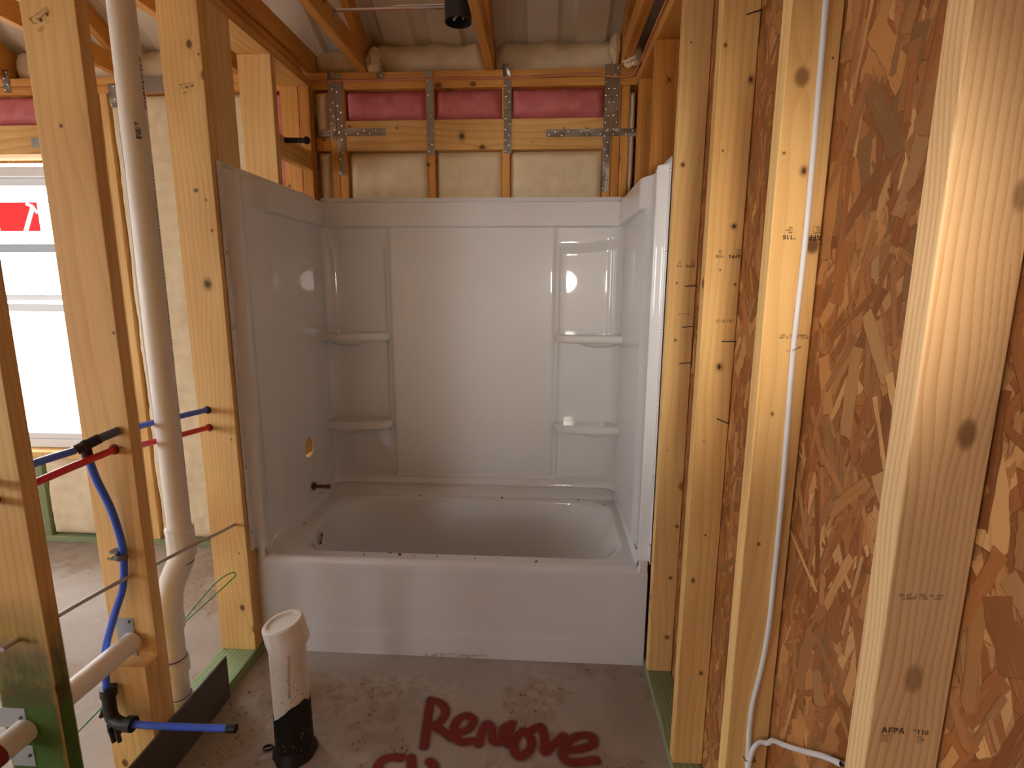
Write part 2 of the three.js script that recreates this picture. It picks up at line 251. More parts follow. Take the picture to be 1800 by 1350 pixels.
// window in the daylit room
{
  const o = group('window_1', [-1.832, 0.54, -0.93]); struct(o, 'white vinyl sash window, overexposed daylight behind');
  const [x0, x1, y0, y1] = WIN, fr = (X, Y, Z = [-0.962, -0.9]) => boxAt(X, Y, Z, 0.006);
  const y1f = y1 - 0.03;
  part(o, 'window_frame', mergeGeometries([fr([x0, x0 + 0.05], [y0, y1f]), fr([x1 - 0.05, x1], [y0, y1f]), fr([x0 + 0.05, x1 - 0.05], [y0, y0 + 0.05]), fr([x0 + 0.05, x1 - 0.05], [y1f - 0.05, y1f])]), VINYL);
  const sash = (ya, yb, z) => part(o, 'sash', mergeGeometries([fr([x0 + 0.05, x0 + 0.08], [ya, yb], [z, z + 0.024]), fr([x1 - 0.08, x1 - 0.05], [ya, yb], [z, z + 0.024]), fr([x0 + 0.08, x1 - 0.08], [ya, ya + 0.035], [z, z + 0.024]), fr([x0 + 0.08, x1 - 0.08], [yb - 0.04, yb], [z, z + 0.024])]), VINYL);
  const low = sash(y0 + 0.05, 1.35, -0.93), up = sash(1.365, y1f - 0.05, -0.957);
  const glass = new THREE.MeshPhysicalMaterial({ color: 0xffffff, roughness: 0, transmission: 1, thickness: 0, ior: 1.45 });
  part(low, 'pane', boxAt([x0 + 0.08, x1 - 0.08], [y0 + 0.08, 1.32], [-0.92, -0.919]), glass); part(up, 'pane', boxAt([x0 + 0.08, x1 - 0.08], [1.395, y1f - 0.085], [-0.946, -0.945]), glass);
  const bar = part(o, 'insect_screen_bar', fr([x0 + 0.05, x1 - 0.05], [1.625, 1.67], [-0.942, -0.925]), plain(0.45, 0.5, 0.55, 0.4)); bar.userData.label = 'grey crossbar of the upper sash';
  const st = canvasTex(256, 192, (c) => { c.fillStyle = '#f4f0e6'; c.fillRect(0, 0, 256, 192); c.fillStyle = '#c01818'; c.fillRect(0, 30, 246, 150); c.strokeStyle = '#f6e6dc'; c.lineWidth = 26; c.beginPath(); c.moveTo(150, 190); c.lineTo(215, 60); c.stroke(); c.lineWidth = 16; c.beginPath(); c.moveTo(180, 36); c.lineTo(217, 50); c.lineTo(242, 86); c.stroke(); c.fillStyle = '#8088b8'; c.fillRect(190, 14, 40, 8); });
  const s = part(up, 'sticker', new THREE.PlaneGeometry(0.24, 0.19), new THREE.MeshPhysicalMaterial({ map: st, roughness: 1, transmission: 0.7, thickness: 0, side: THREE.DoubleSide }), [-1.7, 1.82, -0.942]); s.userData.label = 'red and white manufacturer sticker';
}
// distant scrub bank outside the window
struct(top('terrain', gridGeo(60, 8, (u, v) => [-26 + u * 40, -0.3 + Math.sin(Math.PI * v) * (0.35 + 0.5 * pnoise(u * 14, v * 3, 99, 99, 5)), -16 - v * 6]), plain(0.4, 0.37, 0.3, 0.95)), 'low bank of pale earth beyond the window');

// ---------------------------------------------------------------- framing
const W0 = WOOD[0], W1 = WOOD[1], W2 = WOOD[2], O0 = WOOD_ORANGE[0], O1 = WOOD_ORANGE[1], O2 = WOOD_ORANGE[2];
// exterior wall across the back
board('bottom_plate', [XL, 1.6], [0, 0.038], [ZO, ZB], WOOD_GREEN, 'green treated plate on the floor under the window wall', 'lumber');
board('top_plate', [XL, 1.613], [2.375, 2.412], [ZO, ZB], O1, 'lower of two orange plates above the pink insulation', 'lumber');
board('top_plate', [XL, 1.613], [2.4135, 2.45], [ZO, ZB], O0, 'upper of two orange plates that carry the truss ends', 'lumber');
board('wall_stud', [0.07, 0.109], [0.038, 2.375], [ZO, ZB], O1, 'stud above the tub, behind the shorter of the paired straps', 'stud');
board('wall_stud', [0.111, 0.15], [0.038, 2.375], [ZO, ZB], O0, 'stud above the tub, behind the longer of the paired straps', 'stud');
board('cripple_stud', [0.545, 0.583], [0.038, 2.098], [ZO, ZB], O2, 'short stud between two cream batts with a dark knot', 'stud');
board('cripple_stud', [0.545, 0.583], [2.237, 2.375], [ZO, ZB], O1, 'stub of stud between the pink batts, hidden by the plain strap', 'stud');
board('cripple_stud', [0.905, 0.943], [0.038, 2.098], [ZO, ZB], O0, 'clean short stud between two cream batts under twisted strap', 'stud');
board('cripple_stud', [0.905, 0.943], [2.237, 2.375], [ZO, ZB], O0, 'stub of stud between pink batts under twisted strap', 'stud');
board('header', [0.151, 1.383], [2.099, 2.236], [ZO, ZB], W2, 'wide orange header board with dark knot between pink and cream batts', 'lumber');
board('wall_stud', [1.384, 1.421], [0.038, 2.375], [ZO, ZB], O0, 'stud behind the long dotted strap above the shower corner', 'stud');
board('wall_stud', [1.422, 1.46], [0.038, 2.375], [ZO, ZB], O2, 'middle stud of the triple stud in the shower corner', 'stud');
board('wall_stud', [1.462, 1.5], [0.038, 2.375], [ZO, ZB], O1, 'stud of the triple stud beside the white corner insulation', 'stud');
board('blocking', [0.0, 0.069], [2.1, 2.165], [ZO, ZB - 0.004], O1, 'small block in the corner gap between two white batts', 'lumber');
board('wall_stud', [-1.073, -1.035], [0.038, 2.375], [ZO, ZB], W1, 'ragged edged stud between the window and cream insulation', 'stud');
board('wall_stud', [-1.112, -1.074], [0.038, 2.098], [ZO, ZB], W0, 'trimmer stud against the window frame', 'stud');
board('wall_stud', [-0.65, -0.61], [0.038, 2.375], [ZO, ZB], W0, 'stud of the insulated wall behind the plumbing wall', 'stud');
board('wall_stud', [-0.24, -0.202], [0.038, 2.375], [ZO, ZB], W1, 'stud by the pink batt behind the corner post', 'stud');
board('wall_stud', [-2.6, -2.562], [0.038, 2.375], [ZO, ZB], W0, 'stud on the far side of the window', 'stud');
board('cripple_stud', [-1.72, -1.68], [0.038, 0.5], [ZO, ZB], WOOD_GREEN, 'short green stained stud below the window sill', 'stud');
board('sill_plate', [-2.56, -1.113], [0.5, 0.538], [ZO, ZB], W0, 'pale sill board under the window', 'lumber');
board('header', [-2.56, -1.075], [2.099, 2.236], [ZO, ZB], W2, 'orange header board over the window', 'lumber');
// corner post where the plumbing wall meets the back wall
board('corner_post', [-0.14, -0.052], [0.038, 2.375], [ZB, -0.767], O0, 'wide half of the corner post behind the black pipe', 'stud');
board('corner_post', [-0.05, 0], [0.038, 2.375], [ZB, -0.767], O2, 'narrow half of the corner post behind the black pipe', 'stud');
// plumbing wall
board('bottom_plate', [-0.14, 0], [0, 0.038], [ZB, 2.3], WOOD_MINT, 'mint stained floor plate under the plumbing wall', 'lumber');
board('top_plate', [-0.14, 0], [2.375, 2.412], [ZB, 2.3], W2, 'plate with ribbed underside on top of the plumbing wall studs', 'lumber');
board('top_plate', [-0.14, 0], [2.4135, 2.45], [ZB + 0.14, 2.3], O2, 'second plate doubled on top of the plumbing wall', 'lumber');
board('nailer', [-0.028, 0.009], [2.452, 2.541], [-0.9, 2.3], O1, 'dark board on edge above the plumbing wall plates', 'lumber');
const L1 = board('wall_stud', [-0.14, 0], [0.038, 2.375], [0.822, 0.86], W1, 'plumbing wall stud with green overspray and steel guard plates', 'stud');
const L2 = board('wall_stud', [-0.14, 0], [0.038, 2.375], [0.508, 0.546], W0, 'plumbing wall stud that the black tee is hung against', 'stud');
const L3 = board('wall_stud', [-0.14, 0], [0.038, 2.375], [0.017, 0.055], W1, 'plumbing wall stud beside the tub flange, green wire tied to it', 'stud');
board('wall_stud', [-0.038, 0], [0.038, 2.375], [-0.125, 0.016], WOOD_WORN, 'flat stud behind the front flange of the tub surround', 'stud');
board('wall_stud', [-0.14, 0], [0.038, 2.375], [-0.45, -0.412], W0, 'bright stud seen over the low side of the tub surround', 'stud');
board('blocking', [-0.042, -0.002], [1.998, 2.085], [-0.766, -0.451], W2, 'block under the black capped pipe', 'lumber');
board('blocking', [-0.1, -0.062], [0.62, 0.83], [-0.766, -0.451], W0, 'mounting board behind the round hole of the surround', 'lumber');
board('block', [-0.139, -0.001], [0.039, 0.385], [0.547, 0.597], W1, 'short block nailed low to the stud by the blue stub pipe', 'lumber');
// partition with strand board
board('bottom_plate', [1.524, 1.612], [0, 0.038], [ZB, 3.2], WOOD_GREEN, 'dull green floor plate along the strand board wall', 'lumber');
board('top_plate', [1.524, 1.612], [2.375, 2.412], [ZB, 3.2], O1, 'lower plate over the strand board wall studs', 'lumber');
board('top_plate', [1.524, 1.612], [2.4135, 2.45], [ZB + 0.14, 3.2], O2, 'upper plate over the strand board wall studs', 'lumber');
board('wall_stud', [1.53, 1.612], [0.038, 2.375], [-0.79, -0.752], O1, 'innermost stud of the strand board wall, behind the shower corner', 'stud');
board('wall_stud', [1.524, 1.612], [0.038, 2.375], [-0.398, -0.36], O2, 'knotty stud seen over the high side of the tub surround', 'stud');
const R1 = board('wall_stud', [1.524, 1.612], [0.038, 2.375], [0.034, 0.072], W0, 'stud against the tub flange with three bent out nails', 'stud');
const R2 = board('wall_stud', [1.524, 1.612], [0.038, 2.375], [0.432, 0.47], W1, 'second stud from the tub, between two strand board strips', 'stud');
const R3 = board('wall_stud', [1.524, 1.612], [0.038, 2.375], [0.823, 0.861], W0, 'stud with a white cable stapled down its face', 'stud');
const R4 = board('wall_stud', [1.524, 1.612], [0.038, 2.375], [1.252, 1.29], WOOD_BOLD, 'widest looking stud with bold grain and round knots', 'stud');
R4.geometry = boardGeo(0.088, 2.337, 0.038, 0).translate(0, 1.1685, 0);
// trusses
for (const [k, x, lab] of [[0, 0.245, 'roof truss beside the steel hanger bar'], [1, 0.848, 'roof truss beside the round black ceiling box'], [2, 1.472, 'roof truss next to the strand board wall'], [3, -0.36, 'roof truss seen past the white vent pipe'], [4, -0.965, 'roof truss over the end of the window'], [5, -1.57, 'roof truss over the middle of the window']]) {
  const t = group('roof_truss', [x, 2.452, ZO]); tag(t, lab, 'truss', undefined);
  const zr = RIDGE, len = 7.3, bc = boardGeo(0.038, 0.089, len, k * 0.17 + 0.05); part(t, 'bottom_chord', bc, WOOD_ORANGE[k % 3], [x, 2.4965, ZO + 0.02 + len / 2]);
  for (const s of [1, -1]) {
    const z0 = s > 0 ? ZO - 0.2 : ZF + 0.3, y0 = (s > 0 ? roofY(z0) : roofY(RIDGE) - 0.5 * (z0 - RIDGE)) - 0.055, yr = roofY(zr) - 0.055, dy = yr - y0, dz = zr - z0, l = Math.hypot(dy, dz);
    const g = boardGeo(0.036, 0.089, l, k * 0.23 + 0.4); g.rotateX(-Math.atan2(dy, Math.abs(dz)) * s); part(t, 'top_chord', g, WOOD_ORANGE[(k + 1) % 3], [x, (y0 + yr) / 2, (z0 + zr) / 2]);
  }
}


// ---------------------------------------------------------------- insulation
const tagBatt = (n, X, Y, m, seed, label, grp, puff, wr, zf = ZB - 0.006) => tag(top('insulation_batt', batt(X, Y, zf - 0.03, zf, seed, puff, wr), m), label, 'insulation', grp);
tagBatt(0, [0.152, 0.543], [2.24, 2.373], PINKWOOL, 1, 'pink batt between the paired straps and the plain strap', undefined, 0.012, 0.014);
tagBatt(0, [0.585, 0.903], [2.24, 2.373], PINKWOOL, 5, 'pink batt between the plain strap and the twisted strap', undefined, 0.012, 0.014);
tagBatt(0, [0.945, 1.382], [2.24, 2.373], PINKWOOL, 9, 'pink batt between the twisted strap and the corner straps', undefined, 0.012, 0.014);
tagBatt(0, [0.152, 0.543], [1.2, 2.096], WOOL, 13, 'cream batt above the tub, under the pink batt by the paired straps', undefined, 0.022, 0.012);
tagBatt(0, [0.585, 0.903], [1.2, 2.096], WOOL, 17, 'cream batt in the middle above the tub', undefined, 0.022, 0.012);
tagBatt(0, [0.945, 1.382], [1.2, 2.096], WOOL, 21, 'widest cream batt above the tub, beside the corner straps', undefined, 0.022, 0.012);
tagBatt(0, [0.002, 0.068], [2.17, 2.372], WOOL, 25, 'narrow white strip of insulation above the corner block', undefined, 0.004, 0.014, ZB + 0.002);
tagBatt(0, [0.002, 0.068], [1.3, 2.098], WOOL, 27, 'narrow white strip of insulation below the corner block', undefined, 0.004, 0.014, ZB + 0.002);
tagBatt(0, [1.502, 1.529], [1.3, 2.35], WOOL, 29, 'narrow white strip of insulation in the shower corner', undefined, 0.004, 0.012, ZB + 0.002);
tagBatt(0, [-1.033, -0.652], [0.042, 2.372], WOOL, 31, 'tall cream batt behind the white vent pipe', undefined, 0.02, 0.012);
tagBatt(0, [-0.608, -0.242], [0.042, 2.372], WOOL, 33, 'tall cream batt hidden by the wide stud', undefined, 0.02, 0.01);
tagBatt(0, [-0.2, -0.142], [0.042, 2.372], PINKWOOL, 35, 'pink batt glimpsed beside the corner post', undefined, 0.004, 0.006, ZB - 0.002);
tagBatt(0, [-1.678, -1.115], [0.042, 0.497], WOOL, 37, 'cream batt below the window sill, crossed by the red pipe', undefined, 0.02, 0.012);
tagBatt(0, [-2.558, -1.722], [0.042, 0.497], WOOL, 39, 'cream batt below the window, beyond the green short stud', undefined, 0.02, 0.01);
tagBatt(0, [-2.558, -1.077], [2.24, 2.373], PINKWOOL, 41, 'pink wrinkled batt over the window header', undefined, 0.012, 0.02);
// eave insulation lying on the plates between the trusses
function eaveWool(X, y1, seed, label, z = -0.88, bulge = 0.02) {
  const g = gridGeo(40, 16, (u, v) => { const a = v * Math.PI, e = Math.min(1, Math.min(u, 1 - u) / 0.06), n = (pnoise(u * 9, v * 4, 99, 99, seed) - 0.5) * 0.02 + (pnoise(u * 30, v * 12, 99, 99, seed + 1) - 0.5) * 0.005; return [lerp(X[0], X[1], u), 2.451 + (y1 - 2.451) * (0.5 - 0.5 * Math.cos(a)) * (0.8 + 0.2 * e) + n * Math.sin(a), z - 0.06 + Math.sin(a) * (0.06 + bulge) * (0.5 + 0.5 * e) + n]; });
  const uv = g.attributes.uv, p = g.attributes.position; for (let i = 0; i < uv.count; i++) uv.setXY(i, p.getX(i) * 4, p.getY(i) * 4);
  return tag(top('eave_insulation', g, WOOL), label, 'insulation');
}
eaveWool([0.268, 0.826], 2.6, 51, 'cream eave batt between the hanger bar truss and the black box truss');
eaveWool([0.87, 1.45], 2.6, 53, 'cream eave batt between the black box truss and the strand board wall');
eaveWool([0.0, 0.222], 2.58, 55, 'short cream eave batt beside the dark board on edge');
eaveWool([-0.94, -0.382], 2.6, 57, 'cream eave batt behind the white vent pipe');
eaveWool([-1.55, -0.987], 2.6, 59, 'cream eave batt above the pink window batt');
function tuft(c, s, seed, label) { const g = new THREE.IcosahedronGeometry(1, 4), p = g.attributes.position; for (let i = 0; i < p.count; i++) { const x = p.getX(i), y = p.getY(i), z = p.getZ(i), k = 1 + (pnoise(x * 2 + 9, y * 2 + z * 1.7 + 9, 99, 99, seed) - 0.5) * 0.6 + (pnoise(x * 7 + 20, y * 7 + z * 5 + 20, 99, 99, seed + 1) - 0.5) * 0.25; p.setXYZ(i, x * k * s[0], y * k * s[1], z * k * s[2]); } g.computeVertexNormals(); return tag(top('insulation_tuft', g, WOOL, c), label, 'insulation'); }
tuft([1.5, 2.462, -0.76], [0.045, 0.035, 0.04], 61, 'white tuft of insulation stuck by the end of the pink strip');
tuft([1.425, 2.53, -0.84], [0.025, 0.06, 0.03], 65, 'yellowish tuft tucked beside the wall end truss');
tuft([0.3, 2.5, -0.82], [0.04, 0.045, 0.03], 67, 'pale tuft beside the hanger bar truss heel');
// pink foam strip pinched between the plates
tag(top('sealing_strip', tube([[0.002, 2.413, ZB + 0.004], [0.25, 2.411, ZB + 0.005], [0.6, 2.414, ZB + 0.004], [0.95, 2.412, ZB + 0.005], [1.15, 2.417, ZB + 0.006], [1.33, 2.42, ZB + 0.01], [1.37, 2.412, ZB + 0.012], [1.44, 2.405, ZB + 0.014], [1.5, 2.408, ZB + 0.02], [1.517, 2.42, -0.74], [1.52, 2.425, -0.5], [1.52, 2.42, 0], [1.52, 2.42, 0.6]], 0.006, 6, false, 120), plain(0.62, 0.25, 0.12, 0.7)), 'thin orange foam strip pinched between the plates', 'seal');

// ---------------------------------------------------------------- straps and plates of galvanised steel
function strap(x, y0, y1, w, label, horizontal = false, tw = 0) {
  const len = y1 - y0, t = group('metal_strap', horizontal ? [(y0 + y1) / 2, x, ZB + 0.001] : [x, y0, ZB + 0.001]); tag(t, label, 'strap');
  const c = new THREE.Vector3(t.position.x, t.position.y, ZB + 0.002), n = Math.max(4, Math.round(len / 0.03));
  const g = gridGeo(4, n * 4, (u, v) => { const a = (u - 0.5) * w, b = v * len, k = (pnoise(v * 9, u * 2, 99, 99, Math.round(x * 100)) - 0.5) * 0.003; const tws = tw * sm(0.78, 1, v); return horizontal ? [y0 + b, x + a, ZB + 0.003 + k] : [x + a * Math.cos(tws) - tws * 0.012, y0 + b, ZB + 0.003 + k + Math.abs(a * Math.sin(tws))]; });
  const h = g.clone(); h.translate(0, 0, -0.002); const hi = h.index.array; for (let i = 0; i < hi.length; i += 3) { const q = hi[i]; hi[i] = hi[i + 1]; hi[i + 1] = q; } h.computeVertexNormals();
  part(t, 'strip', horizontal ? flip(g) : g, GALV); void h; void c;
  const heads = []; const r = rngOf(Math.round(x * 1000) + 5); for (let i = 0; i < n; i++) { const b = y0 + (i + 0.5) / n * len * (tw ? 0.8 : 1), a = (i % 2 ? 1 : -1) * w * 0.22 + (r() - 0.5) * 0.004; if (r() < 0.22) continue; const s = new THREE.SphereGeometry(0.006, 10, 6, 0, 6.29, 0, 1.57).rotateX(Math.PI / 2).scale(1, 1, 0.55); heads.push(s.translate(horizontal ? b : x + a, horizontal ? x + a : b, ZB + 0.0035)); }
  const o = part(t, 'nail_heads', mergeGeometries(heads), STEEL); o.userData.kind = 'stuff'; return t;
}
function flip(g) { const a = g.index.array; for (let i = 0; i < a.length; i += 3) { const q = a[i]; a[i] = a[i + 1]; a[i + 1] = q; } g.computeVertexNormals(); return g; }
strap(0.0885, 2.15, 2.452, 0.032, 'shorter strap of the pair at the plumbing wall corner');
strap(0.126, 1.985, 2.44, 0.034, 'longer strap of the pair at the plumbing wall corner');
strap(0.562, 2.078, 2.452, 0.036, 'plain vertical strap between two pink batts');
strap(0.932, 2.08, 2.47, 0.036, 'vertical strap with twisted top under the black box truss', false, 0.9);
strap(1.398, 1.905, 2.462, 0.034, 'longest vertical strap at the shower corner, shiny lower half');
strap(1.436, 2.17, 2.462, 0.032, 'short vertical strap beside the longest one');
strap(2.183, 0.02, 0.345, 0.034, 'horizontal strap on the header by the paired straps', true);
strap(2.168, 1.114, 1.534, 0.034, 'horizontal strap crossing the longest vertical strap', true);
strap(0.325, 2.41, 2.475, 0.036, 'tiny clip strap under the hanger bar truss');
strap(-1.0, 2.31, 2.42, 0.04, 'clip strap on the plates between vent pipe and bare stud');
strap(-1.54, 2.385, 2.49, 0.035, 'clip strap on the plates above the pink window batt');
{ const t = top('hanger_bracket', mergeGeometries([boxAt([-0.835, -0.73], [2.375, 2.449], [ZB + 0.001, ZB + 0.004], 0.001)]), GALV); tag(t, 'grey steel plate on the top plates behind the vent pipe', 'bracket'); }
{ const t = top('hanger_bracket', mergeGeometries([boxAt([-1.455, -1.36], [2.13, 2.175], [ZB + 0.001, ZB + 0.004], 0.001), boxAt([-1.43, -1.4], [2.15, 2.156], [ZB + 0.004, ZB + 0.006])]), GALV); tag(t, 'small steel tie plate on the window header', 'bracket'); }

// ---------------------------------------------------------------- tub surround
const H = 1.8736, SEAM = 0.446, CX = 0.762;
{
  const s = group('tub_surround', [CX, SEAM, -0.4]); tag(s, 'glossy white three sided tub surround with corner shelves', 'shower surround');
  // heights of the horizontal breaks
  const rows = []; const addR = (a, b, n) => { for (let i = 0; i < n; i++) rows.push(lerp(a, b, i / n)); };
  addR(SEAM, 0.47, 4); addR(0.47, 0.53, 12); addR(0.53, 1.6, 30); addR(1.6, 1.712, 14); addR(1.712, 1.748, 18); addR(1.748, 1.84, 5); addR(1.84, 1.856, 8); addR(1.856, H, 3); rows.push(H);
  const nv = rows.length - 1, ZBK = -0.79;
  // side panel: distance out from the stud face against depth
  const sideOut = (z, y) => {
    let o = 0.003;
    if (z < 0.006) o = lerp(0.003, 0.04, sm(0.006, -0.012, z));
    if (z < -0.012) o = 0.04 - 0.010 * sm(-0.03, -0.08, z);
    if (z < -0.085) { const inBand = sm(1.73, 1.738, y), ramp = sm(-0.09, -0.2, z); o = 0.03 + lerp(0.01, 0.034, inBand) * ramp; }
    o = lerp(o, 0.003, sm(1.845, 1.85, y) * (z < -0.02 ? 1 : sm(1.85, 1.862, y)));
    return o;
  };
  const zs = []; const addZ = (a, b, n) => { for (let i = 0; i < n; i++) zs.push(lerp(a, b, i / n)); };
  addZ(0.034, 0.008, 3); addZ(0.008, -0.014, 12); addZ(-0.014, -0.085, 10); addZ(-0.085, -0.205, 18); addZ(-0.205, -0.4, 3); zs.push(-0.4); const iA = zs.length - 1; zs.push(-0.5); const iB = zs.length - 1; addZ(-0.5, -0.74, 6); zs.shift; zs.splice(iB + 1, 1); zs.push(-0.74);
  const hole = { z: -0.448, y: 0.718, r: 0.048 };
  for (const side of [0, 1]) {
    const fx = (o) => (side ? 1.524 - o : o);
    const yr = rows.slice(); let geo;
    const grid = (z0, z1, y0, y1) => { const zz = zs.slice(z0, z1 + 1), yy = yr.slice(y0, y1 + 1); const g = gridGeo(zz.length - 1, yy.length - 1, (u, v, i, j) => [fx(sideOut(zz[i], yy[j])), yy[j], zz[i]]); return side ? flip(g) : g; };
    if (side) geo = grid(0, zs.length - 1, 0, nv);
    else {
      // leave a square free round the valve hole and fill it with a plate that has the round opening
      let j0 = 0; while (yr[j0 + 1] < hole.y - 0.06) j0++; let j1 = j0; while (yr[j1] < hole.y + 0.06) j1++;
      const o = sideOut(-0.45, 0.72), sh = new THREE.Shape([[zs[iA], yr[j0]], [zs[iB], yr[j0]], [zs[iB], yr[j1]], [zs[iA], yr[j1]]].map((p) => new THREE.Vector2(...p))), ho = new THREE.Path(); ho.absarc(hole.z, hole.y, hole.r, 0, Math.PI * 2, false); sh.holes.push(ho);
      const pl = new THREE.ShapeGeometry(sh, 24), pp = pl.attributes.position, pos = []; for (let i = 0; i < pp.count; i++) pos.push(o, pp.getY(i), pp.getX(i)); pl.setAttribute('position', new THREE.Float32BufferAttribute(pos, 3)); pl.computeVertexNormals(); const nn = pl.attributes.normal; if (nn.getX(0) < 0) flip(pl);
      const wall = new THREE.CylinderGeometry(hole.r, hole.r, 0.006, 32, 1, true).rotateZ(Math.PI / 2).translate(o - 0.003, hole.y, hole.z);
      geo = mergeGeometries([grid(0, iA, 0, nv), grid(iB, zs.length - 1, 0, nv), grid(iA, iB, 0, j0), grid(iA, iB, j1, nv), pl, wall].map((g) => { const q = g.index ? g.toNonIndexed() : g; q.deleteAttribute('uv'); return q; }));
    }
    part(s, 'side_panel', geo, GELCOAT);
    const sc = []; for (let i = 0; i < 6; i++) { const y = 0.52 + i * 0.262; sc.push(y); }
    for (const y of sc) { const q = part(s, 'flange_screw', new THREE.CylinderGeometry(0.005, 0.0055, 0.003, 12).rotateZ(Math.PI / 2), STEEL, [fx(0.0045), y, 0.02]); void q; }
  }
  // back panel with its coved corners, raised middle and recessed niches
  const xs = []; const addX = (a, b, n) => { for (let i = 0; i < n; i++) xs.push(lerp(a, b, i / n)); };
  addX(0.03, 0.125, 22); addX(0.125, 0.325, 14); addX(0.325, 0.385, 16); addX(0.385, CX, 14); xs.push(CX); for (let i = xs.length - 2; i >= 0; i--) xs.push(1.524 - xs[i]);
  const backZ = (x, y) => {
    const m = Math.min(x, 1.524 - x), fl = sm(1.846, 1.851, y);
    const band = sm(1.73, 1.738, y), mid = sm(0.345, 0.372, m) * sm(0.474, 0.486, y) * (1 - band);
    const top = 1.64 - 0.02 * sm(0.05, 0.25, m), niche = sm(0.345, 0.32, m) * sm(0.47, 0.5, y) * (1 - sm(top - 0.012, top + 0.045, y));
    let d = 0.03 + 0.03 * band + 0.013 * mid - 0.016 * niche;
    d += 0.028 * sm(0.5, 0.446, y);
    const R = 0.085 * (1 - 0.55 * band), c = m - 0.03; if (c < R) d += R - Math.sqrt(Math.max(0, R * R - (R - c) * (R - c)));
    return ZBK + lerp(d, 0.004 + Math.max(0, 0.02 - (m - 0.03)), fl);
  };
  const bk = gridGeo(xs.length - 1, nv, (u, v, i, j) => [xs[i], rows[j], backZ(xs[i], rows[j])]);
  part(s, 'back_panel', bk, GELCOAT);
  // four moulded corner shelves
  for (const [side, y] of [[0, 1.192], [1, 1.192], [0, 0.745], [1, 0.745]]) {
    const sh = new THREE.Shape(); sh.moveTo(0, 0); sh.lineTo(0.295, 0); sh.bezierCurveTo(0.312, 0.03, 0.3, 0.075, 0.255, 0.09); sh.bezierCurveTo(0.18, 0.105, 0.08, 0.103, 0, 0.1); sh.lineTo(0, 0);
    const g0 = new THREE.ExtrudeGeometry(sh, { depth: 0.012, bevelEnabled: true, bevelThickness: 0.015, bevelSize: 0.015, bevelSegments: 5, curveSegments: 16 });
    const g = g0.rotateX(Math.PI / 2); // shape plane to floor: y -> z
    const b = new THREE.SphereGeometry(1, 24, 16, 0, 6.2832, Math.PI / 2, Math.PI / 2).scale(0.1, 0.03, 0.07).translate(0.1, -0.025, 0.02).toNonIndexed();
    const m = mergeGeometries([g, b]); if (side) { m.scale(-1, 1, 1); const a = m.attributes.position.array, nA = m.attributes.normal.array; for (let i = 0; i < a.length; i += 9) for (let c = 0; c < 3; c++) { let t = a[i + 3 + c]; a[i + 3 + c] = a[i + 6 + c]; a[i + 6 + c] = t; t = nA[i + 3 + c]; nA[i + 3 + c] = nA[i + 6 + c]; nA[i + 6 + c] = t; } }
    const o = part(s, 'shelf', m, GELCOAT, [side ? 1.524 - 0.036 : 0.036, y + 0.024, -0.775]); void o;
  }
}
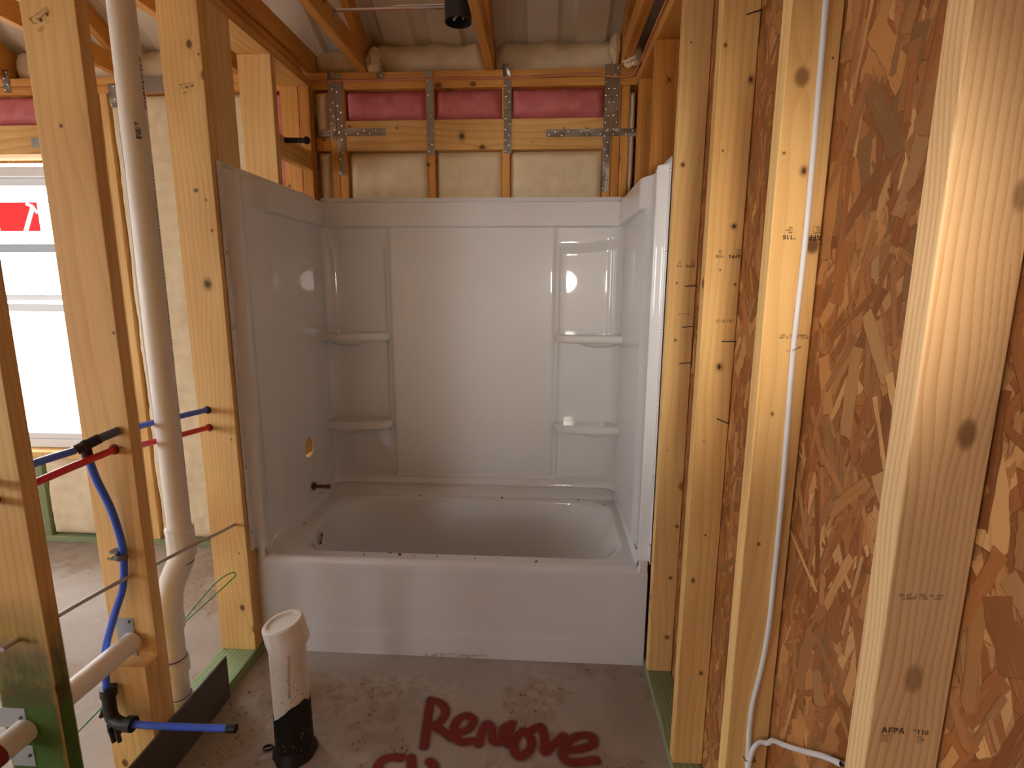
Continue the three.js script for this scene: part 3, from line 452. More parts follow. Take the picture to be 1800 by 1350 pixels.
// ---------------------------------------------------------------- bathtub
{
  const t = group('bathtub', [CX, 0, -0.35]); tag(t, 'white alcove bathtub with plain apron, grit on its rim', 'bathtub');
  const DY = 0.41, N = 144;
  const rr = (x0, x1, z0, z1, r, th) => {   // point of a rounded rectangle along direction th
    const cx = (x0 + x1) / 2, cz = (z0 + z1) / 2, hx = (x1 - x0) / 2, hz = (z1 - z0) / 2, R = Math.min(r, hx, hz), dx = Math.cos(th) * hx, dz = Math.sin(th) * hz;
    let lo = 0, hi = 2; const sd = (k) => { const qx = Math.abs(dx * k) - (hx - R), qz = Math.abs(dz * k) - (hz - R); return Math.hypot(Math.max(qx, 0), Math.max(qz, 0)) + Math.min(Math.max(qx, qz), 0) - R; };
    for (let i = 0; i < 40; i++) { const m = (lo + hi) / 2; if (sd(m) > 0) hi = m; else lo = m; } return [cx + dx * lo, cz + dz * lo];
  };
  // rim, rolled edge, then the well: [x0, x1, z0, z1, corner radius, y]
  const rings = [[0.036, 1.488, -0.665, -0.02, 0.004, DY], [0.06, 1.47, -0.655, -0.035, 0.03, DY - 0.001], [0.1, 1.452, -0.645, -0.062, 0.11, DY - 0.001], [0.112, 1.447, -0.64, -0.07, 0.13, DY - 0.003], [0.12, 1.443, -0.634, -0.076, 0.15, DY - 0.009], [0.126, 1.437, -0.63, -0.081, 0.17, DY - 0.02], [0.13, 1.42, -0.625, -0.087, 0.19, DY - 0.05], [0.142, 1.36, -0.612, -0.1, 0.2, DY - 0.13], [0.155, 1.27, -0.6, -0.112, 0.2, DY - 0.23], [0.17, 1.2, -0.585, -0.125, 0.18, DY - 0.3], [0.195, 1.14, -0.56, -0.15, 0.16, DY - 0.338], [0.24, 1.06, -0.52, -0.19, 0.13, DY - 0.352], [0.4, 0.9, -0.42, -0.29, 0.06, DY - 0.358], [0.64, 0.66, -0.36, -0.35, 0.004, DY - 0.358]];
  // smooth the ring list by interpolation
  const fine = []; for (let i = 0; i + 1 < rings.length; i++) for (let k = 0; k < 3; k++) fine.push(rings[i].map((v, c) => lerp(v, rings[i + 1][c], k / 3))); fine.push(rings[rings.length - 1]);
  part(t, 'basin', gridGeo(N, fine.length - 1, (u, v, i, j) => { const q = fine[j], [x, z] = rr(q[0], q[1], q[2], q[3], q[4], u * Math.PI * 2); return [x, q[5], z]; }), GELCOAT);
  // raised lip round three sides, up to the joint with the surround
  const path = []; for (let i = 0; i <= 20; i++) path.push([0, lerp(-0.012, -0.665, i / 20), 0]); for (let i = 1; i <= 40; i++) path.push([i / 40, -0.665, 1]); for (let i = 1; i <= 20; i++) path.push([1, lerp(-0.665, -0.012, i / 20), 2]);
  const lip = gridGeo(path.length - 1, 6, (u, v, i, j) => { const p = path[i], k = 1 - Math.cos(v * Math.PI / 2), y = lerp(DY, SEAM + 0.001, v), out = Math.sin((1 - v) * Math.PI / 2); const xi = lerp(0.046, 0.036, 1 - out), zb = lerp(-0.665, -0.738, 1 - Math.pow(out, 1.5)); void k; return [p[2] === 1 ? lerp(xi, 1.524 - xi, p[0]) : p[0] ? 1.524 - xi : xi, y, p[2] === 1 ? zb : Math.max(p[1], -0.665) === -0.665 ? zb : p[1]]; });
  part(t, 'rim_lip', flip(lip), GELCOAT);
  // apron with its rolled top edge and faint recess
  const ys = []; for (let i = 0; i < 12; i++) ys.push([DY, -0.02, i / 12]);
  const ap = gridGeo(120, 60, (u, v) => {
    const x = 0.002 + u * 1.52, m = Math.min(x, 1.524 - x); let y, z;
    if (v < 0.25) { const a = (v / 0.25) * Math.PI / 2; y = DY - 0.022 + 0.022 * Math.cos(a); z = -0.022 + 0.022 * Math.sin(a); } else { y = lerp(DY - 0.022, 0.002, (v - 0.25) / 0.75); z = 0; }
    z -= 0.004 * sm(0.1, 0.14, m) * sm(0.09, 0.12, y) * sm(0.375, 0.34, y);
    return [x, y, z];
  });
  part(t, 'apron', flip(ap), GELCOAT);
  for (const x of [0, 1]) part(t, 'corner_column', boxAt(x ? [1.486, 1.522] : [0.002, 0.038], [0.004, SEAM + 0.001], [-0.09, -0.0005], 0.006), GELCOAT);
  // overflow
  const ov = part(t, 'overflow_fitting', mergeGeometries([new THREE.TorusGeometry(0.024, 0.004, 8, 28).rotateY(Math.PI / 2)]), STEEL, [0.136, 0.345, -0.29]);
  part(ov, 'overflow_hole', new THREE.CylinderGeometry(0.023, 0.023, 0.004, 24).rotateZ(Math.PI / 2), plain(0.3, 0.27, 0.23, 0.5), [0.134, 0.345, -0.29]);
  for (const [dy, dz] of [[0.015, -0.008], [-0.016, 0.008]]) part(ov, 'screw_hole', new THREE.SphereGeometry(0.006, 10, 8), BLACK, [0.138, 0.345 + dy, -0.29 + dz]);
  const gr = canvasTex(512, 64, (c) => { const q = rngOf(33); for (let i = 0; i < 70; i++) { c.fillStyle = `rgba(84,70,46,${0.15 + q() * 0.35})`; c.beginPath(); c.ellipse(40 + Math.pow(q(), 1.3) * 430, 44 + (q() - 0.5) * 26, 3 + q() * 16, 1 + q() * 3, 0, 0, 7); c.fill(); } });
  const gp = part(t, 'mud_scuff', new THREE.PlaneGeometry(0.3, 0.035), printMat(gr, 0.8), [0.79, 0.02, 0.001]); gp.castShadow = false;
  // crumbs of dirt on the rim
  const r = rngOf(17), bits = []; for (const [x, z, q] of [[0.56, -0.05, 0.007], [0.52, -0.06, 0.004], [0.62, -0.04, 0.003], [0.71, -0.045, 0.003], [0.86, -0.04, 0.003], [0.95, -0.045, 0.003], [1.1, -0.03, 0.005], [0.42, -0.04, 0.004], [0.92, -0.655, 0.006], [0.75, -0.65, 0.003], [0.5, -0.655, 0.004], [1.42, -0.6, 0.004], [1.3, -0.655, 0.005], [0.06, -0.3, 0.004], [0.08, -0.2, 0.003]]) bits.push(new THREE.IcosahedronGeometry(q, 1).scale(1.4, 0.5, 0.8).rotateY(r() * 3).translate(x, DY + 0.001, z));
  const b = part(t, 'grit', mergeGeometries(bits), plain(0.12, 0.06, 0.03, 0.9)); b.userData.kind = 'stuff';
}
{ // brass spout stub and black shower stub
  const a = group('spout_pipe', [0.03, 0.527, -0.45]); tag(a, 'dark bronze spout stub pipe sticking out above the tub rim', 'pipe');
  part(a, 'pipe', rod([0.0, 0.527, -0.45], [0.118, 0.527, -0.45], 0.0085), BRONZE); part(a, 'end_fitting', rod([0.105, 0.527, -0.45], [0.126, 0.527, -0.45], 0.0105), BRONZE); part(a, 'flange_collar', rod([0.047, 0.527, -0.45], [0.053, 0.527, -0.45], 0.019), BRONZE);
  const b = group('shower_stub', [0, 2.07, -0.5]); tag(b, 'black capped shower stub pipe between the studs', 'pipe');
  part(b, 'pipe', rod([-0.1, 2.07, -0.5], [0.085, 2.067, -0.5], 0.011), BLACK); part(b, 'cap', new THREE.SphereGeometry(0.016, 16, 12), BLACK, [0.092, 2.067, -0.5]);
  const v = group('shower_valve', [-0.03, 0.72, -0.45]); tag(v, 'pale valve body glimpsed through the round hole', 'valve');
  part(v, 'valve_body', boxAt([-0.06, -0.02], [0.69, 0.75], [-0.462, -0.435], 0.006), PVC); part(v, 'supply_pipe', rod([-0.045, 0.745, -0.45], [-0.045, 2.06, -0.5], 0.008), BLACK);
}

// ---------------------------------------------------------------- pipes and tubing in the plumbing wall
{
  const v = group('vent_pipe', [-0.066, 0, 0.36]); tag(v, 'tall white plastic vent pipe with offset elbows and purple print', 'pipe');
  const R = 0.035;
  part(v, 'pipe', rod([-0.066, 0.63, 0.312], [-0.066, 3.35, 0.3], R, 32), PVC);
  part(v, 'coupling', lathe([[R + 0.001, -0.06], [R + 0.007, -0.058], [R + 0.007, 0.04], [R + 0.001, 0.042]]).translate(-0.066, 0.635, 0.312), PVC);
  part(v, 'elbow', tube([[-0.066, 0.6, 0.312], [-0.066, 0.565, 0.322], [-0.066, 0.535, 0.352], [-0.066, 0.5, 0.382], [-0.066, 0.46, 0.396], [-0.066, 0.42, 0.4]], R + 0.004, 28, false, 40), PVC);
  part(v, 'pipe', rod([-0.066, 0.002, 0.402], [-0.066, 0.44, 0.4], R - 0.001, 32), PVC);
  for (const [y, h] of [[0.405, 0.07], [0.24, 0.05], [0.1, 0.06]]) part(v, 'coupling', lathe([[R, -h / 2], [R + 0.006, -h / 2 + 0.002], [R + 0.006, h / 2 - 0.002], [R, h / 2]]).translate(-0.066, y, 0.401), PVC);
  const PUR = plain(0.12, 0.05, 0.25, 0.6);
  for (const y of [0.268, 0.13, 0.562]) part(v, 'primer_line', new THREE.TorusGeometry(y > 0.5 ? R + 0.005 : R + 0.001, 0.0016, 6, 40).rotateX(Math.PI / 2).translate(-0.066, y, y > 0.5 ? 0.326 : 0.401), PUR);
  const txt = canvasTex(1024, 64, (c) => { c.fillStyle = 'rgba(84,24,72,0.9)'; c.font = 'bold 50px sans-serif'; c.fillText('C U R R E C T L Y', 30, 50); c.font = 'bold 30px sans-serif'; c.fillText('ASTM D 2665  NSF  PVC', 560, 46); });
  const lines = canvasTex(64, 1024, (c) => { c.save(); c.translate(56, 1000); c.rotate(-Math.PI / 2); c.fillStyle = 'rgba(84,24,72,0.85)'; c.font = 'bold 46px sans-serif'; c.fillText('CORRECTLY', 10, 0); c.font = 'bold 34px sans-serif'; c.fillText('- - - - - - - - - - - -', 360, 0); c.restore(); });
  const wrap = (y0, y1, m) => { const g = new THREE.CylinderGeometry(R + 0.0006, R + 0.0006, y1 - y0, 12, 1, true, 1.35, 0.45); const o = part(v, 'printed_text', g, m, [-0.066, (y0 + y1) / 2, 0.305]); o.castShadow = false; };
  void txt; wrap(1.93, 2.5, printMat(lines)); wrap(1.2, 1.8, printMat(canvasTex(64, 1024, (c) => { const r = rngOf(4); c.fillStyle = 'rgba(84,24,72,0.7)'; for (let i = 0; i < 60; i++) c.fillRect(30, i * 17, 16, 4 + r() * 9); }))); wrap(0.67, 1.15, printMat(canvasTex(64, 1024, (c) => { const r = rngOf(6); c.fillStyle = 'rgba(120,30,60,0.7)'; for (let i = 0; i < 50; i++) c.fillRect(28, i * 20, 14, 5 + r() * 10); })));
  const bar = canvasTex(64, 128, (c) => { c.fillStyle = 'rgba(40,26,70,0.95)'; for (let i = 0; i < 9; i++) c.fillRect(4, 40 + i * 9, 56, 3 + (i * 7) % 5); c.fillRect(4, 2, 10, 26); c.fillRect(24, 2, 8, 26); });
  const gb = new THREE.CylinderGeometry(R + 0.0006, R + 0.0006, 0.05, 10, 1, true, 0.62, 0.42); const ob = part(v, 'printed_code', gb, printMat(bar), [-0.066, 1.885, 0.306]); ob.castShadow = false;
}
{ // drain arm through the studs
  const d = group('drain_pipe', [-0.07, 0.43, 0.8]); tag(d, 'white plastic drain arm passing through the green sprayed stud', 'pipe');
  part(d, 'pipe', mergeGeometries([rod([-0.066, 0.436, 0.56], [-0.096, 0.42, 0.96], 0.029, 32)]), PVC);
  const e = part(d, 'primed_end', rod([-0.0932, 0.4215, 0.925], [-0.0975, 0.4192, 0.98], 0.0297, 32), plain(0.3, 0.015, 0.012, 0.5)); e.userData.label = 'end smeared with red primer';
  part(d, 'end_cap', new THREE.SphereGeometry(0.03, 24, 12).scale(1, 1, 0.35), PVC, [-0.066, 0.436, 0.558]);
}
const pex = (name, pts, m, r = 0.0095) => { const o = top(name, tube(pts, r, 12), m); return o; };
{
  const b = group('water_line', [-0.066, 1.05, 0.7]); tag(b, 'blue supply tube with black tee beside the window', 'pipe');
  part(b, 'tube', tube([[-0.07, 1.035, 1.3], [-0.07, 1.04, 0.85], [-0.075, 1.043, 0.75], [-0.083, 1.037, 0.635]], 0.0095, 14), BLUE);
  part(b, 'tee', mergeGeometries([rod([-0.083, 1.037, 0.628], [-0.05, 1.058, 0.588], 0.0135, 16), rod([-0.072, 1.046, 0.612], [-0.078, 1.01, 0.602], 0.0125, 16), new THREE.SphereGeometry(0.015, 14, 10).translate(-0.07, 1.046, 0.612)]), BLACK);
  part(b, 'tube', tube([[-0.053, 1.056, 0.593], [-0.03, 1.068, 0.548]], 0.0115, 14), plain(0.1, 0.13, 0.22, 0.5));
  part(b, 'tube', tube([[-0.077, 1.012, 0.603], [-0.074, 0.945, 0.59], [-0.06, 0.85, 0.572], [-0.052, 0.75, 0.562], [-0.053, 0.7, 0.561], [-0.066, 0.61, 0.563], [-0.085, 0.54, 0.58], [-0.112, 0.43, 0.6], [-0.106, 0.34, 0.617], [-0.1, 0.305, 0.618]], 0.0095, 14, false, 80), BLUE);
  part(b, 'elbow', mergeGeometries([tube([[-0.1, 0.325, 0.62], [-0.101, 0.28, 0.622], [-0.09, 0.247, 0.63], [-0.06, 0.238, 0.638], [-0.028, 0.24, 0.64]], 0.017, 14), rod([-0.1, 0.335, 0.619], [-0.1, 0.31, 0.621], 0.021), rod([-0.04, 0.24, 0.64], [-0.02, 0.24, 0.641], 0.021), boxAt([-0.1, -0.06], [0.205, 0.24], [0.628, 0.646], 0.006), rod([-0.085, 0.235, 0.65], [-0.075, 0.19, 0.652], 0.006), rod([-0.065, 0.235, 0.65], [-0.058, 0.192, 0.652], 0.006), rod([-0.115, 0.27, 0.63], [-0.122, 0.25, 0.632], 0.006)]), BLACK);
  part(b, 'stub_tube', tube([[-0.025, 0.24, 0.641], [0.08, 0.242, 0.644], [0.265, 0.252, 0.65]], 0.0095, 14), BLUE);
  part(b, 'stub_cap', rod([0.258, 0.2517, 0.65], [0.284, 0.253, 0.65], 0.0115, 16), BLACK);
  const cl = group('pipe_clamp', [-0.05, 0.71, 0.57]); tag(cl, 'grey plastic clamp holding the blue tube to its stud', 'clamp');
  part(cl, 'saddle', new THREE.TorusGeometry(0.0125, 0.004, 8, 20).rotateX(Math.PI / 2).scale(1, 2.2, 1), plain(0.16, 0.15, 0.13, 0.6), [-0.05, 0.712, 0.572]); part(cl, 'nail_tab', mergeGeometries([boxAt([-0.085, -0.058], [0.718, 0.726], [0.549, 0.572], 0.002), boxAt([-0.085, -0.058], [0.698, 0.706], [0.549, 0.572], 0.002)]), plain(0.2, 0.19, 0.17, 0.6));
  const c = group('water_line', [-0.08, 1.0, 0.3]); tag(c, 'blue supply tube crossing behind the vent pipe', 'pipe');
  part(c, 'tube', tube([[-0.09, 1.04, 0.507], [-0.114, 1.031, 0.37], [-0.116, 1.022, 0.25], [-0.1, 1.01, 0.05]], 0.0095, 12), BLUE); part(c, 'grommet', new THREE.TorusGeometry(0.011, 0.003, 8, 20), BLACK, [-0.1, 1.01, 0.057]);
  const r1 = group('water_line', [-0.07, 1.02, 0.75]); tag(r1, 'red supply tube crossing below the black tee', 'pipe');
  part(r1, 'tube', tube([[-0.06, 1.0, 1.3], [-0.06, 1.0, 0.85], [-0.055, 1.008, 0.7], [-0.05, 1.014, 0.545]], 0.0095, 12), RED); part(r1, 'grommet', new THREE.TorusGeometry(0.0115, 0.003, 8, 20), plain(0.25, 0.015, 0.015, 0.5), [-0.05, 1.0145, 0.548]);
  const r2 = group('water_line', [-0.08, 0.96, 0.3]); tag(r2, 'red supply tube crossing behind the vent pipe', 'pipe');
  part(r2, 'tube', tube([[-0.09, 0.984, 0.507], [-0.114, 0.972, 0.37], [-0.116, 0.959, 0.25], [-0.1, 0.944, 0.05]], 0.0095, 12), RED); part(r2, 'grommet', new THREE.TorusGeometry(0.011, 0.003, 8, 20), plain(0.25, 0.015, 0.015, 0.5), [-0.1, 0.944, 0.057]);
}
tag(top('metal_cable', tube([[-0.066, 0.665, 0.9], [-0.066, 0.65, 0.7], [-0.056, 0.645, 0.61], [-0.045, 0.642, 0.545], [-0.03, 0.64, 0.5], [-0.018, 0.636, 0.43], [-0.018, 0.616, 0.3], [-0.026, 0.59, 0.17], [-0.04, 0.565, 0.05]], 0.0055, 8, false, 70), plain(0.5, 0.44, 0.4, 0.35, 0.2)), 'thin grey armoured cable sagging through the plumbing studs', 'cable');
tag(top('tie_wire', mergeGeometries([tube([[-0.115, 0.27, 0.82], [-0.115, 0.284, 0.589], [-0.115, 0.306, 0.318], [-0.066, 0.386, 0.14], [-0.05, 0.378, 0.07], [-0.04, 0.372, 0.075], [-0.052, 0.358, 0.085], [-0.115, 0.304, 0.318]], 0.0021, 6, false, 160)]), GREEN_WIRE), 'thin green wire looped on the stud beside the tub', 'wire');
tag(top('white_cord', tube([[-0.98, 2.2, ZB + 0.015], [-0.977, 1.9, ZB + 0.014], [-0.976, 1.3, ZB + 0.03], [-0.975, 0.72, ZB + 0.02], [-0.975, 0.5, ZB + 0.02]], 0.0035, 8), plain(0.9, 0.9, 0.88, 0.4)), 'thin white cord hanging before the tall cream batt', 'cord');
// nail guard plates on the studs
function guard(X, Y, z, label, holes) { const g = group('nail_plate', [(X[0] + X[1]) / 2, Y[0], z]); tag(g, label, 'plate'); part(g, 'plate', boxAt(X, Y, [z, z + 0.002], 0.0008), plain(0.42, 0.43, 0.43, 0.45, 0.5)); for (const [x, y] of holes) part(g, 'nail_head', new THREE.CylinderGeometry(0.004, 0.004, 0.003, 12).rotateX(Math.PI / 2), NAIL, [x, y, z + 0.003]); return g; }
guard([-0.115, -0.062], [0.365, 0.505], 0.547, 'steel guard plate behind the end of the drain arm', [[-0.072, 0.495], [-0.08, 0.375]]);
guard([-0.17, -0.082], [0.43, 0.482], 0.861, 'upper steel guard plate on the green sprayed stud', [[-0.094, 0.458]]);
guard([-0.135, -0.078], [0.325, 0.382], 0.861, 'lower steel guard plate on the green sprayed stud', [[-0.088, 0.356]]);
{ const p = top('shoe_plate', boxAt([0.004, 0.012], [0.001, 0.165], [0.255, 0.95], 0.002), DARKPLATE); tag(p, 'dark steel plate standing against the plumbing wall floor plate', 'plate'); }
// green overspray on the lower stud
{
  const t = canvasTex(256, 1024, (c, W, Hh) => { const r = rngOf(8); for (let i = 0; i < 5200; i++) { const y = Hh * Math.pow(r(), 0.7), k = Math.min(1, Math.max(0, (y - 20) / 420)); c.fillStyle = `rgba(${70 + r() * 16},${88 + r() * 16},${38 + r() * 12},${0.028 * k})`; c.beginPath(); c.arc(r() * W, y, 14 + r() * 34, 0, 7); c.fill(); } });
  const o = part(L1, 'green_overspray', new THREE.PlaneGeometry(0.138, 0.78), printMat(t, 0.8), [-0.07, 0.432, 0.8606]); o.castShadow = false;
  const o2 = part(L1, 'green_overspray', new THREE.PlaneGeometry(0.036, 0.78).rotateY(Math.PI / 2), printMat(t, 0.8), [0.0006, 0.432, 0.841]); o2.castShadow = false;
}
// ---------------------------------------------------------------- closet drain riser on the floor
{
  const x = 0.347, z = 0.462, d = group('drain_riser', [x, 0, z]); tag(d, 'capped white drain riser with black tar base on the slab', 'pipe');
  part(d, 'pipe', rod([x, 0, z], [x, 0.42, z], 0.054, 40), PVC);
  const cap = part(d, 'cap', lathe([[0.0001, 0.036], [0.045, 0.036], [0.047, 0.042], [0.055, 0.043], [0.0605, 0.038], [0.062, 0.03], [0.062, -0.032], [0.055, -0.034]], 48), PVC, [x, 0.415, z]); cap.rotation.z = 0.2; cap.rotation.x = 0.03;
  const tarT = canvasTex(1024, 512, (c, W, Hh) => {
    const r = rngOf(12); c.fillStyle = '#0b0a0a'; c.beginPath(); c.moveTo(0, Hh); for (let i = 0; i <= 128; i++) { const a = i / 128 * 6.2832; const edge = 0.165 + 0.032 * Math.sin(a + 0.4) + (pnoise(i / 8, 1, 16, 9, 3) - 0.5) * 0.03; c.lineTo(i * 8, Hh * (1 - edge / 0.26)); } c.lineTo(W, Hh); c.fill();
    for (let i = 0; i < 90; i++) { const y = Hh * (0.6 + r() * 0.3), s = 2 + r() * 9; c.globalCompositeOperation = 'destination-out'; c.fillStyle = `rgba(0,0,0,${0.2 + r() * 0.5})`; c.beginPath(); c.ellipse(r() * W, y, s * 1.6, s, r() * 3, 0, 7); c.fill(); c.globalCompositeOperation = 'source-over'; }
    for (let i = 0; i < 26; i++) { c.fillStyle = `rgba(120,66,38,${0.4 + r() * 0.4})`; c.beginPath(); c.arc(r() * W, r() * Hh * 0.3, 2 + r() * 3, 0, 7); c.fill(); }
  });
  const tm = printMat(tarT, 0.55); const tar = part(d, 'tar_coating', new THREE.CylinderGeometry(0.0552, 0.0558, 0.26, 48, 1, true), tm, [x, 0.13, z]); tar.castShadow = false;
  const foot = part(d, 'tar_collar', gridGeo(48, 6, (u, v) => { const a = u * 6.2832, q = (pnoise(u * 16, 0.5, 16, 9, 31) - 0.3), R = 0.055 + 0.012 * (1 - v) + q * 0.01 * (1 - v); return [Math.cos(a) * R, v * (0.03 + q * 0.03), -Math.sin(a) * R]; }), BLACK, [x, 0.001, z]); void foot;
  const streak = canvasTex(256, 512, (c, W, Hh) => { const r = rngOf(22); c.strokeStyle = 'rgba(150,88,48,0.3)'; for (const [sx, w] of [[150, 12], [162, 7]]) { c.lineWidth = w; c.beginPath(); c.moveTo(sx, 20); for (let i = 1; i < 9; i++) c.lineTo(sx - i * 3 + r() * 8, 20 + i * 46); c.stroke(); } for (let i = 0; i < 40; i++) { c.fillStyle = `rgba(110,56,30,${0.3 + r() * 0.5})`; c.beginPath(); c.ellipse(r() * W, Hh * (0.25 + r() * 0.75), 2 + r() * 5, 2 + r() * 4, 0, 0, 7); c.fill(); } });
  const s = part(d, 'rust_streaks', new THREE.CylinderGeometry(0.0546, 0.0546, 0.2, 24, 1, true, -0.5, 1.7), printMat(streak, 0.7), [x, 0.285, z]); s.castShadow = false;
  const ring = top('rubber_ring', new THREE.TorusGeometry(0.014, 0.0035, 8, 24).rotateX(Math.PI / 2 - 0.25), BLACK, [0.258, 0.006, 0.462]); tag(ring, 'small black rubber ring lying beside the drain riser', 'ring');
  const blob = top('mortar_blob', new THREE.SphereGeometry(1, 20, 10, 0, 6.2832, 0, 1.5708).scale(0.03, 0.006, 0.014).rotateY(0.5), plain(0.5, 0.46, 0.42, 0.9), [0.275, 0, 0.487]); tag(blob, 'flat pale smear of mortar beside the drain riser', 'debris');
}
// ---------------------------------------------------------------- round ceiling box on its hanger bar
{
  const x = 0.762, z = -0.43, d = group('ceiling_box', [x, 2.46, z]); tag(d, 'round black ceiling box hung between two trusses', 'electrical box');
  part(d, 'box_shell', lathe([[0.05, 0], [0.053, 0], [0.0535, 0.066], [0.05, 0.072], [0.0001, 0.072], [0.0001, 0.068], [0.049, 0.066], [0.05, 0]], 40), DARKBOX, [x, 2.478, z]);
  part(d, 'wire', tube([[x - 0.004, 2.56, z], [x + 0.004, 2.51, z + 0.015], [x - 0.012, 2.475, z + 0.03]], 0.004, 8), WHITE_CABLE); part(d, 'wire', tube([[x + 0.014, 2.55, z], [x + 0.02, 2.5, z + 0.01], [x + 0.022, 2.482, z + 0.02]], 0.003, 8), WHITE_CABLE);
  part(d, 'feed_cable', tube([[x + 0.01, 2.557, z + 0.03], [x + 0.012, 2.6, z + 0.05], [x + 0.03, 2.68, z + 0.15], [x + 0.06, 2.8, z + 0.3]], 0.006, 8), WHITE_CABLE);
  const b = group('hanger_bar', [0.5, 2.53, z]); tag(b, 'slim steel bar holding the black ceiling box', 'bracket');
  part(b, 'bar', mergeGeometries([boxAt([0.27, 0.715], [2.531, 2.539], [z - 0.012, z + 0.004], 0.002), boxAt([0.5, 0.715], [2.539, 2.546], [z - 0.01, z + 0.006], 0.002)]), STEEL); part(b, 'end_tab', boxAt([0.265, 0.27], [2.49, 2.541], [z - 0.02, z + 0.02], 0.001), STEEL);
}
// ---------------------------------------------------------------- cable, nails and stamps on the strand board wall
{
  const z = 0.861 + 0.004, c = group('power_cable', [1.58, 0, z]); tag(c, 'white power cable stapled down the stud face', 'cable');
  const P = [[1.574, 2.6], [1.577, 2.2], [1.579, 1.932], [1.582, 1.7], [1.583, 1.534], [1.581, 1.337], [1.584, 1.2], [1.587, 1.079], [1.588, 0.9], [1.587, 0.77], [1.58, 0.67], [1.57, 0.595], [1.568, 0.53], [1.569, 0.482], [1.572, 0.42], [1.574, 0.2], [1.574, 0.05]].map(([x, y]) => [x, y, z]);
  const flat = (pts, n) => { const cv = new THREE.CatmullRomCurve3(pts.map((p) => new THREE.Vector3(...p))); const g = new THREE.TubeGeometry(cv, n, 0.0052, 10); return g; };
  part(c, 'cable', flat(P, 140), WHITE_CABLE);
  part(c, 'cable', flat([[1.5745, 0.3, z + 0.003], [1.571, 0.43, z + 0.006], [1.573, 0.47, z + 0.008], [1.579, 0.494, z + 0.008], [1.59, 0.503, z + 0.006], [1.602, 0.506, z + 0.012], [1.603, 0.53, z + 0.03], [1.603, 0.57, z + 0.083], [1.603, 0.625, z + 0.153], [1.603, 0.674, z + 0.213], [1.603, 0.707, z + 0.26]], 90), WHITE_CABLE);
  for (const [x, y, a] of [[1.581, 1.345, 0.5], [1.573, 0.455, 0]]) { const s = part(c, 'staple', tube([[-0.011, -0.0 - Math.tan(a) * 0.006, -0.004], [-0.01, -Math.tan(a) * 0.008, 0.0068], [0.01, Math.tan(a) * 0.008, 0.0068], [0.011, Math.tan(a) * 0.006, -0.004]], 0.0012, 6), y > 1 ? STEEL : NAIL, [x, y, z]); void s; }
  const stampText = () => canvasTex(512, 200, (g) => { g.fillStyle = 'rgba(52,40,32,0.85)'; g.font = 'bold 92px sans-serif'; g.fillText('AFPA', 16, 84); g.font = 'bold 74px sans-serif'; g.fillText('"116', 320, 82); g.font = 'bold 28px sans-serif'; for (const [i, l] of ['KD-HT', 'S-P-F', 'STUD'].entries()) { g.fillText(l, 24, 122 + i * 28); g.fillText(['000', 'S-DRY', '2x4'][i], 370, 122 + i * 28); } g.strokeStyle = 'rgba(58,44,34,0.6)'; g.lineWidth = 3; g.strokeRect(14, 98, 110, 88); });
  const ST = stampText(), SMALL = canvasTex(512, 80, (g) => { g.fillStyle = 'rgba(70,52,38,0.75)'; g.font = 'bold 34px monospace'; g.fillText('KD-HT 2 IDC 4x DRY', 20, 32); g.fillText('LUMBER  DRY  000', 40, 62); });
  stamp(R1, ST, 0.066, 0.026, [1.573, 1.53, 0.0726], Math.PI); stamp(R1, SMALL, 0.056, 0.009, [1.573, 1.37, 0.0726], Math.PI);
  stamp(R2, ST, 0.068, 0.027, [1.576, 1.54, 0.4706], Math.PI + 0.02); stamp(R2, SMALL, 0.066, 0.011, [1.574, 1.372, 0.4706], Math.PI);
  stamp(R3, ST, 0.076, 0.03, [1.577, 1.553, 0.8616], Math.PI); stamp(R3, SMALL, 0.076, 0.012, [1.573, 1.368, 0.8616], Math.PI);
  stamp(R4, ST, 0.062, 0.025, [1.567, 0.916, 1.2906], 0); stamp(R4, SMALL, 0.07, 0.011, [1.568, 1.102, 1.2906], 0.02);
  const scrib = canvasTex(256, 200, (g) => { const r = rngOf(41); g.fillStyle = g.strokeStyle = 'rgba(62,48,32,0.8)'; g.lineWidth = 7; g.beginPath(); g.moveTo(14, 22); g.lineTo(66, 16); g.moveTo(34, 22); g.lineTo(40, 66); g.stroke(); g.beginPath(); g.arc(60, 72, 7, 0, 7); g.fill(); g.lineWidth = 4; for (let i = 0; i < 26; i++) { const x = 84 + r() * 130, y = 16 + r() * 60; g.beginPath(); g.moveTo(x, y); g.lineTo(x + (r() - 0.5) * 50, y + 16 + r() * 18); g.stroke(); } g.strokeRect(84, 14, 134, 40); g.font = 'bold 46px sans-serif'; g.globalAlpha = 0.7; g.fillText('161', 40, 150); g.font = '20px sans-serif'; g.fillText('KD-HT', 140, 120); });
  stamp(L2, scrib, 0.07, 0.055, [-0.083, 2.07, 0.5466], 0.45); stamp(L3, scrib, 0.06, 0.045, [-0.056, 2.085, 0.0556], 0.1);
  for (const [y, x0, x1] of [[1.462, 1.574, 1.612], [1.329, 1.573, 1.612], [1.208, 1.571, 1.612]]) nail(R1, [x0, y - 0.003, 0.08], [x1, y, 0.076]);
  for (const [a, b] of [[[1.575, 1.319], [1.612, 1.319]], [[1.577, 1.114], [1.612, 1.099]], [[1.577, 2.082], [1.612, 2.093]]]) nail(R2, [a[0], a[1], 0.478], [b[0], b[1], 0.474]);
}
for (const o of scene.children) o.traverse((q) => { if (q.isMesh && q.castShadow === undefined) shade(q); });
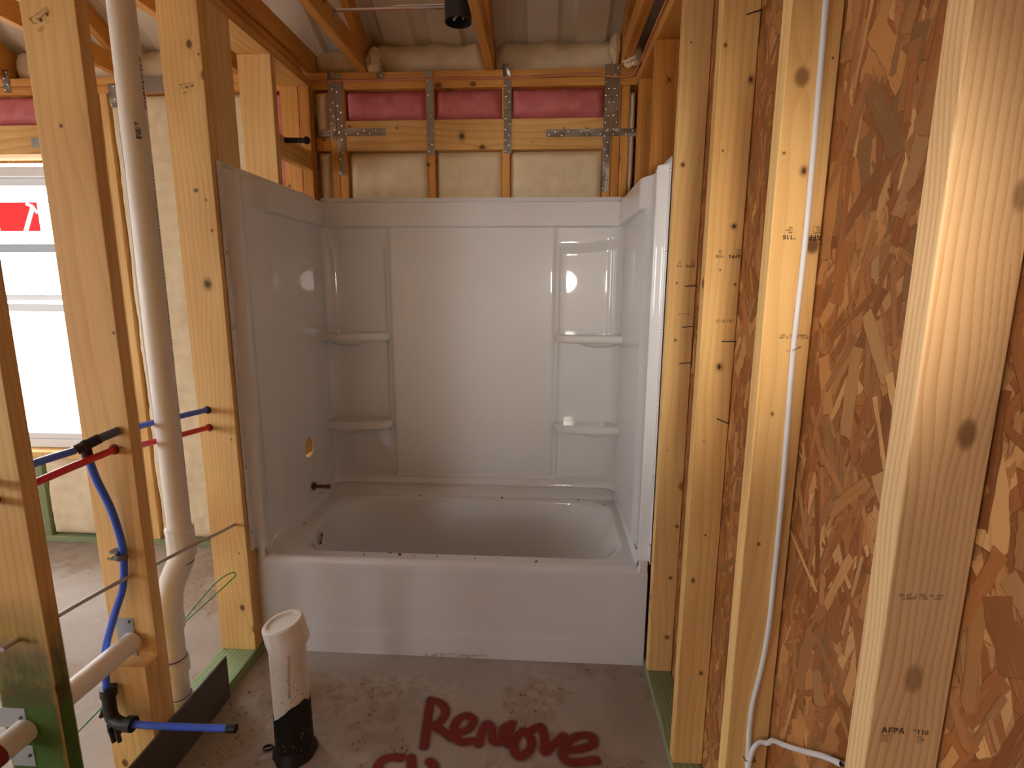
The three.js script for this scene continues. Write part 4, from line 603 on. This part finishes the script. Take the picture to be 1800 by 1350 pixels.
{ // knots and nail dents in the sawn faces
  const tex = [1, 2, 3].map((k) => canvasTex(96, 96, (g) => { const r = rngOf(k * 13), a = g.createRadialGradient(48, 48, 2, 48, 48, 46); a.addColorStop(0, 'rgba(60,28,10,0.85)'); a.addColorStop(0.25, 'rgba(90,44,16,0.65)'); a.addColorStop(0.5, 'rgba(140,80,34,0.3)'); a.addColorStop(1, 'rgba(150,90,40,0)'); g.fillStyle = a; g.fillRect(0, 0, 96, 96); g.fillStyle = 'rgba(44,20,8,0.6)'; for (let i = 0; i < 6; i++) { g.beginPath(); g.ellipse(48 + (r() - 0.5) * 26, 48 + (r() - 0.5) * 26, 2 + r() * 7, 1 + r() * 4, r() * 3, 0, 7); g.fill(); } }));
  const mats = tex.map((t) => printMat(t, 0.6)); let n = 0;
  const knots = (o, z, list) => { for (const [x, y, s] of list) { const q = part(o, 'knot', new THREE.PlaneGeometry(s * (0.8 + rnd() * 0.5), s * (0.8 + rnd() * 0.7)), mats[n++ % 3], [x, y, z + 0.0007]); q.castShadow = false; } };
  knots(R1, 0.072, [[1.55, 2.187, 0.014], [1.546, 1.836, 0.02], [1.548, 1.47, 0.012], [1.555, 1.282, 0.018], [1.599, 0.62, 0.02], [1.587, 0.421, 0.026], [1.588, 0.181, 0.028], [1.55, 0.9, 0.008]]);
  knots(R2, 0.47, [[1.535, 2.02, 0.016], [1.6, 1.944, 0.024], [1.546, 1.785, 0.009], [1.586, 1.607, 0.028], [1.6, 1.464, 0.014], [1.576, 1.252, 0.026], [1.547, 0.642, 0.022], [1.589, 0.349, 0.02], [1.572, 0.78, 0.009], [1.56, 1.5, 0.007], [1.55, 1.05, 0.007]]);
  knots(R3, 0.861, [[1.6, 1.842, 0.008], [1.533, 1.69, 0.011], [1.555, 1.219, 0.012], [1.552, 0.951, 0.013], [1.57, 1.66, 0.02]]);
  knots(L2, 0.546, [[-0.075, 1.84, 0.014], [-0.008, 1.333, 0.014], [-0.11, 0.69, 0.016], [-0.03, 1.02, 0.009]]);
  knots(L3, 0.055, [[-0.01, 2.19, 0.014], [-0.063, 1.771, 0.03], [-0.054, 1.459, 0.045], [-0.02, 1.64, 0.014], [-0.03, 1.74, 0.012], [-0.02, 0.9, 0.012], [-0.03, 0.45, 0.01]]);
  for (const o of [...scene.children]) { if (o.name === 'header') knots(o, ZB, [[0.713, 2.159, 0.05], [0.4, 2.2, 0.014], [1.05, 2.13, 0.012], [1.2, 2.19, 0.014], [0.17, 2.21, 0.018]]); if (o.name === 'cripple_stud') knots(o, ZB, [[0.55, 2.032, 0.026]]); }
}
renderer.render(scene, camera);
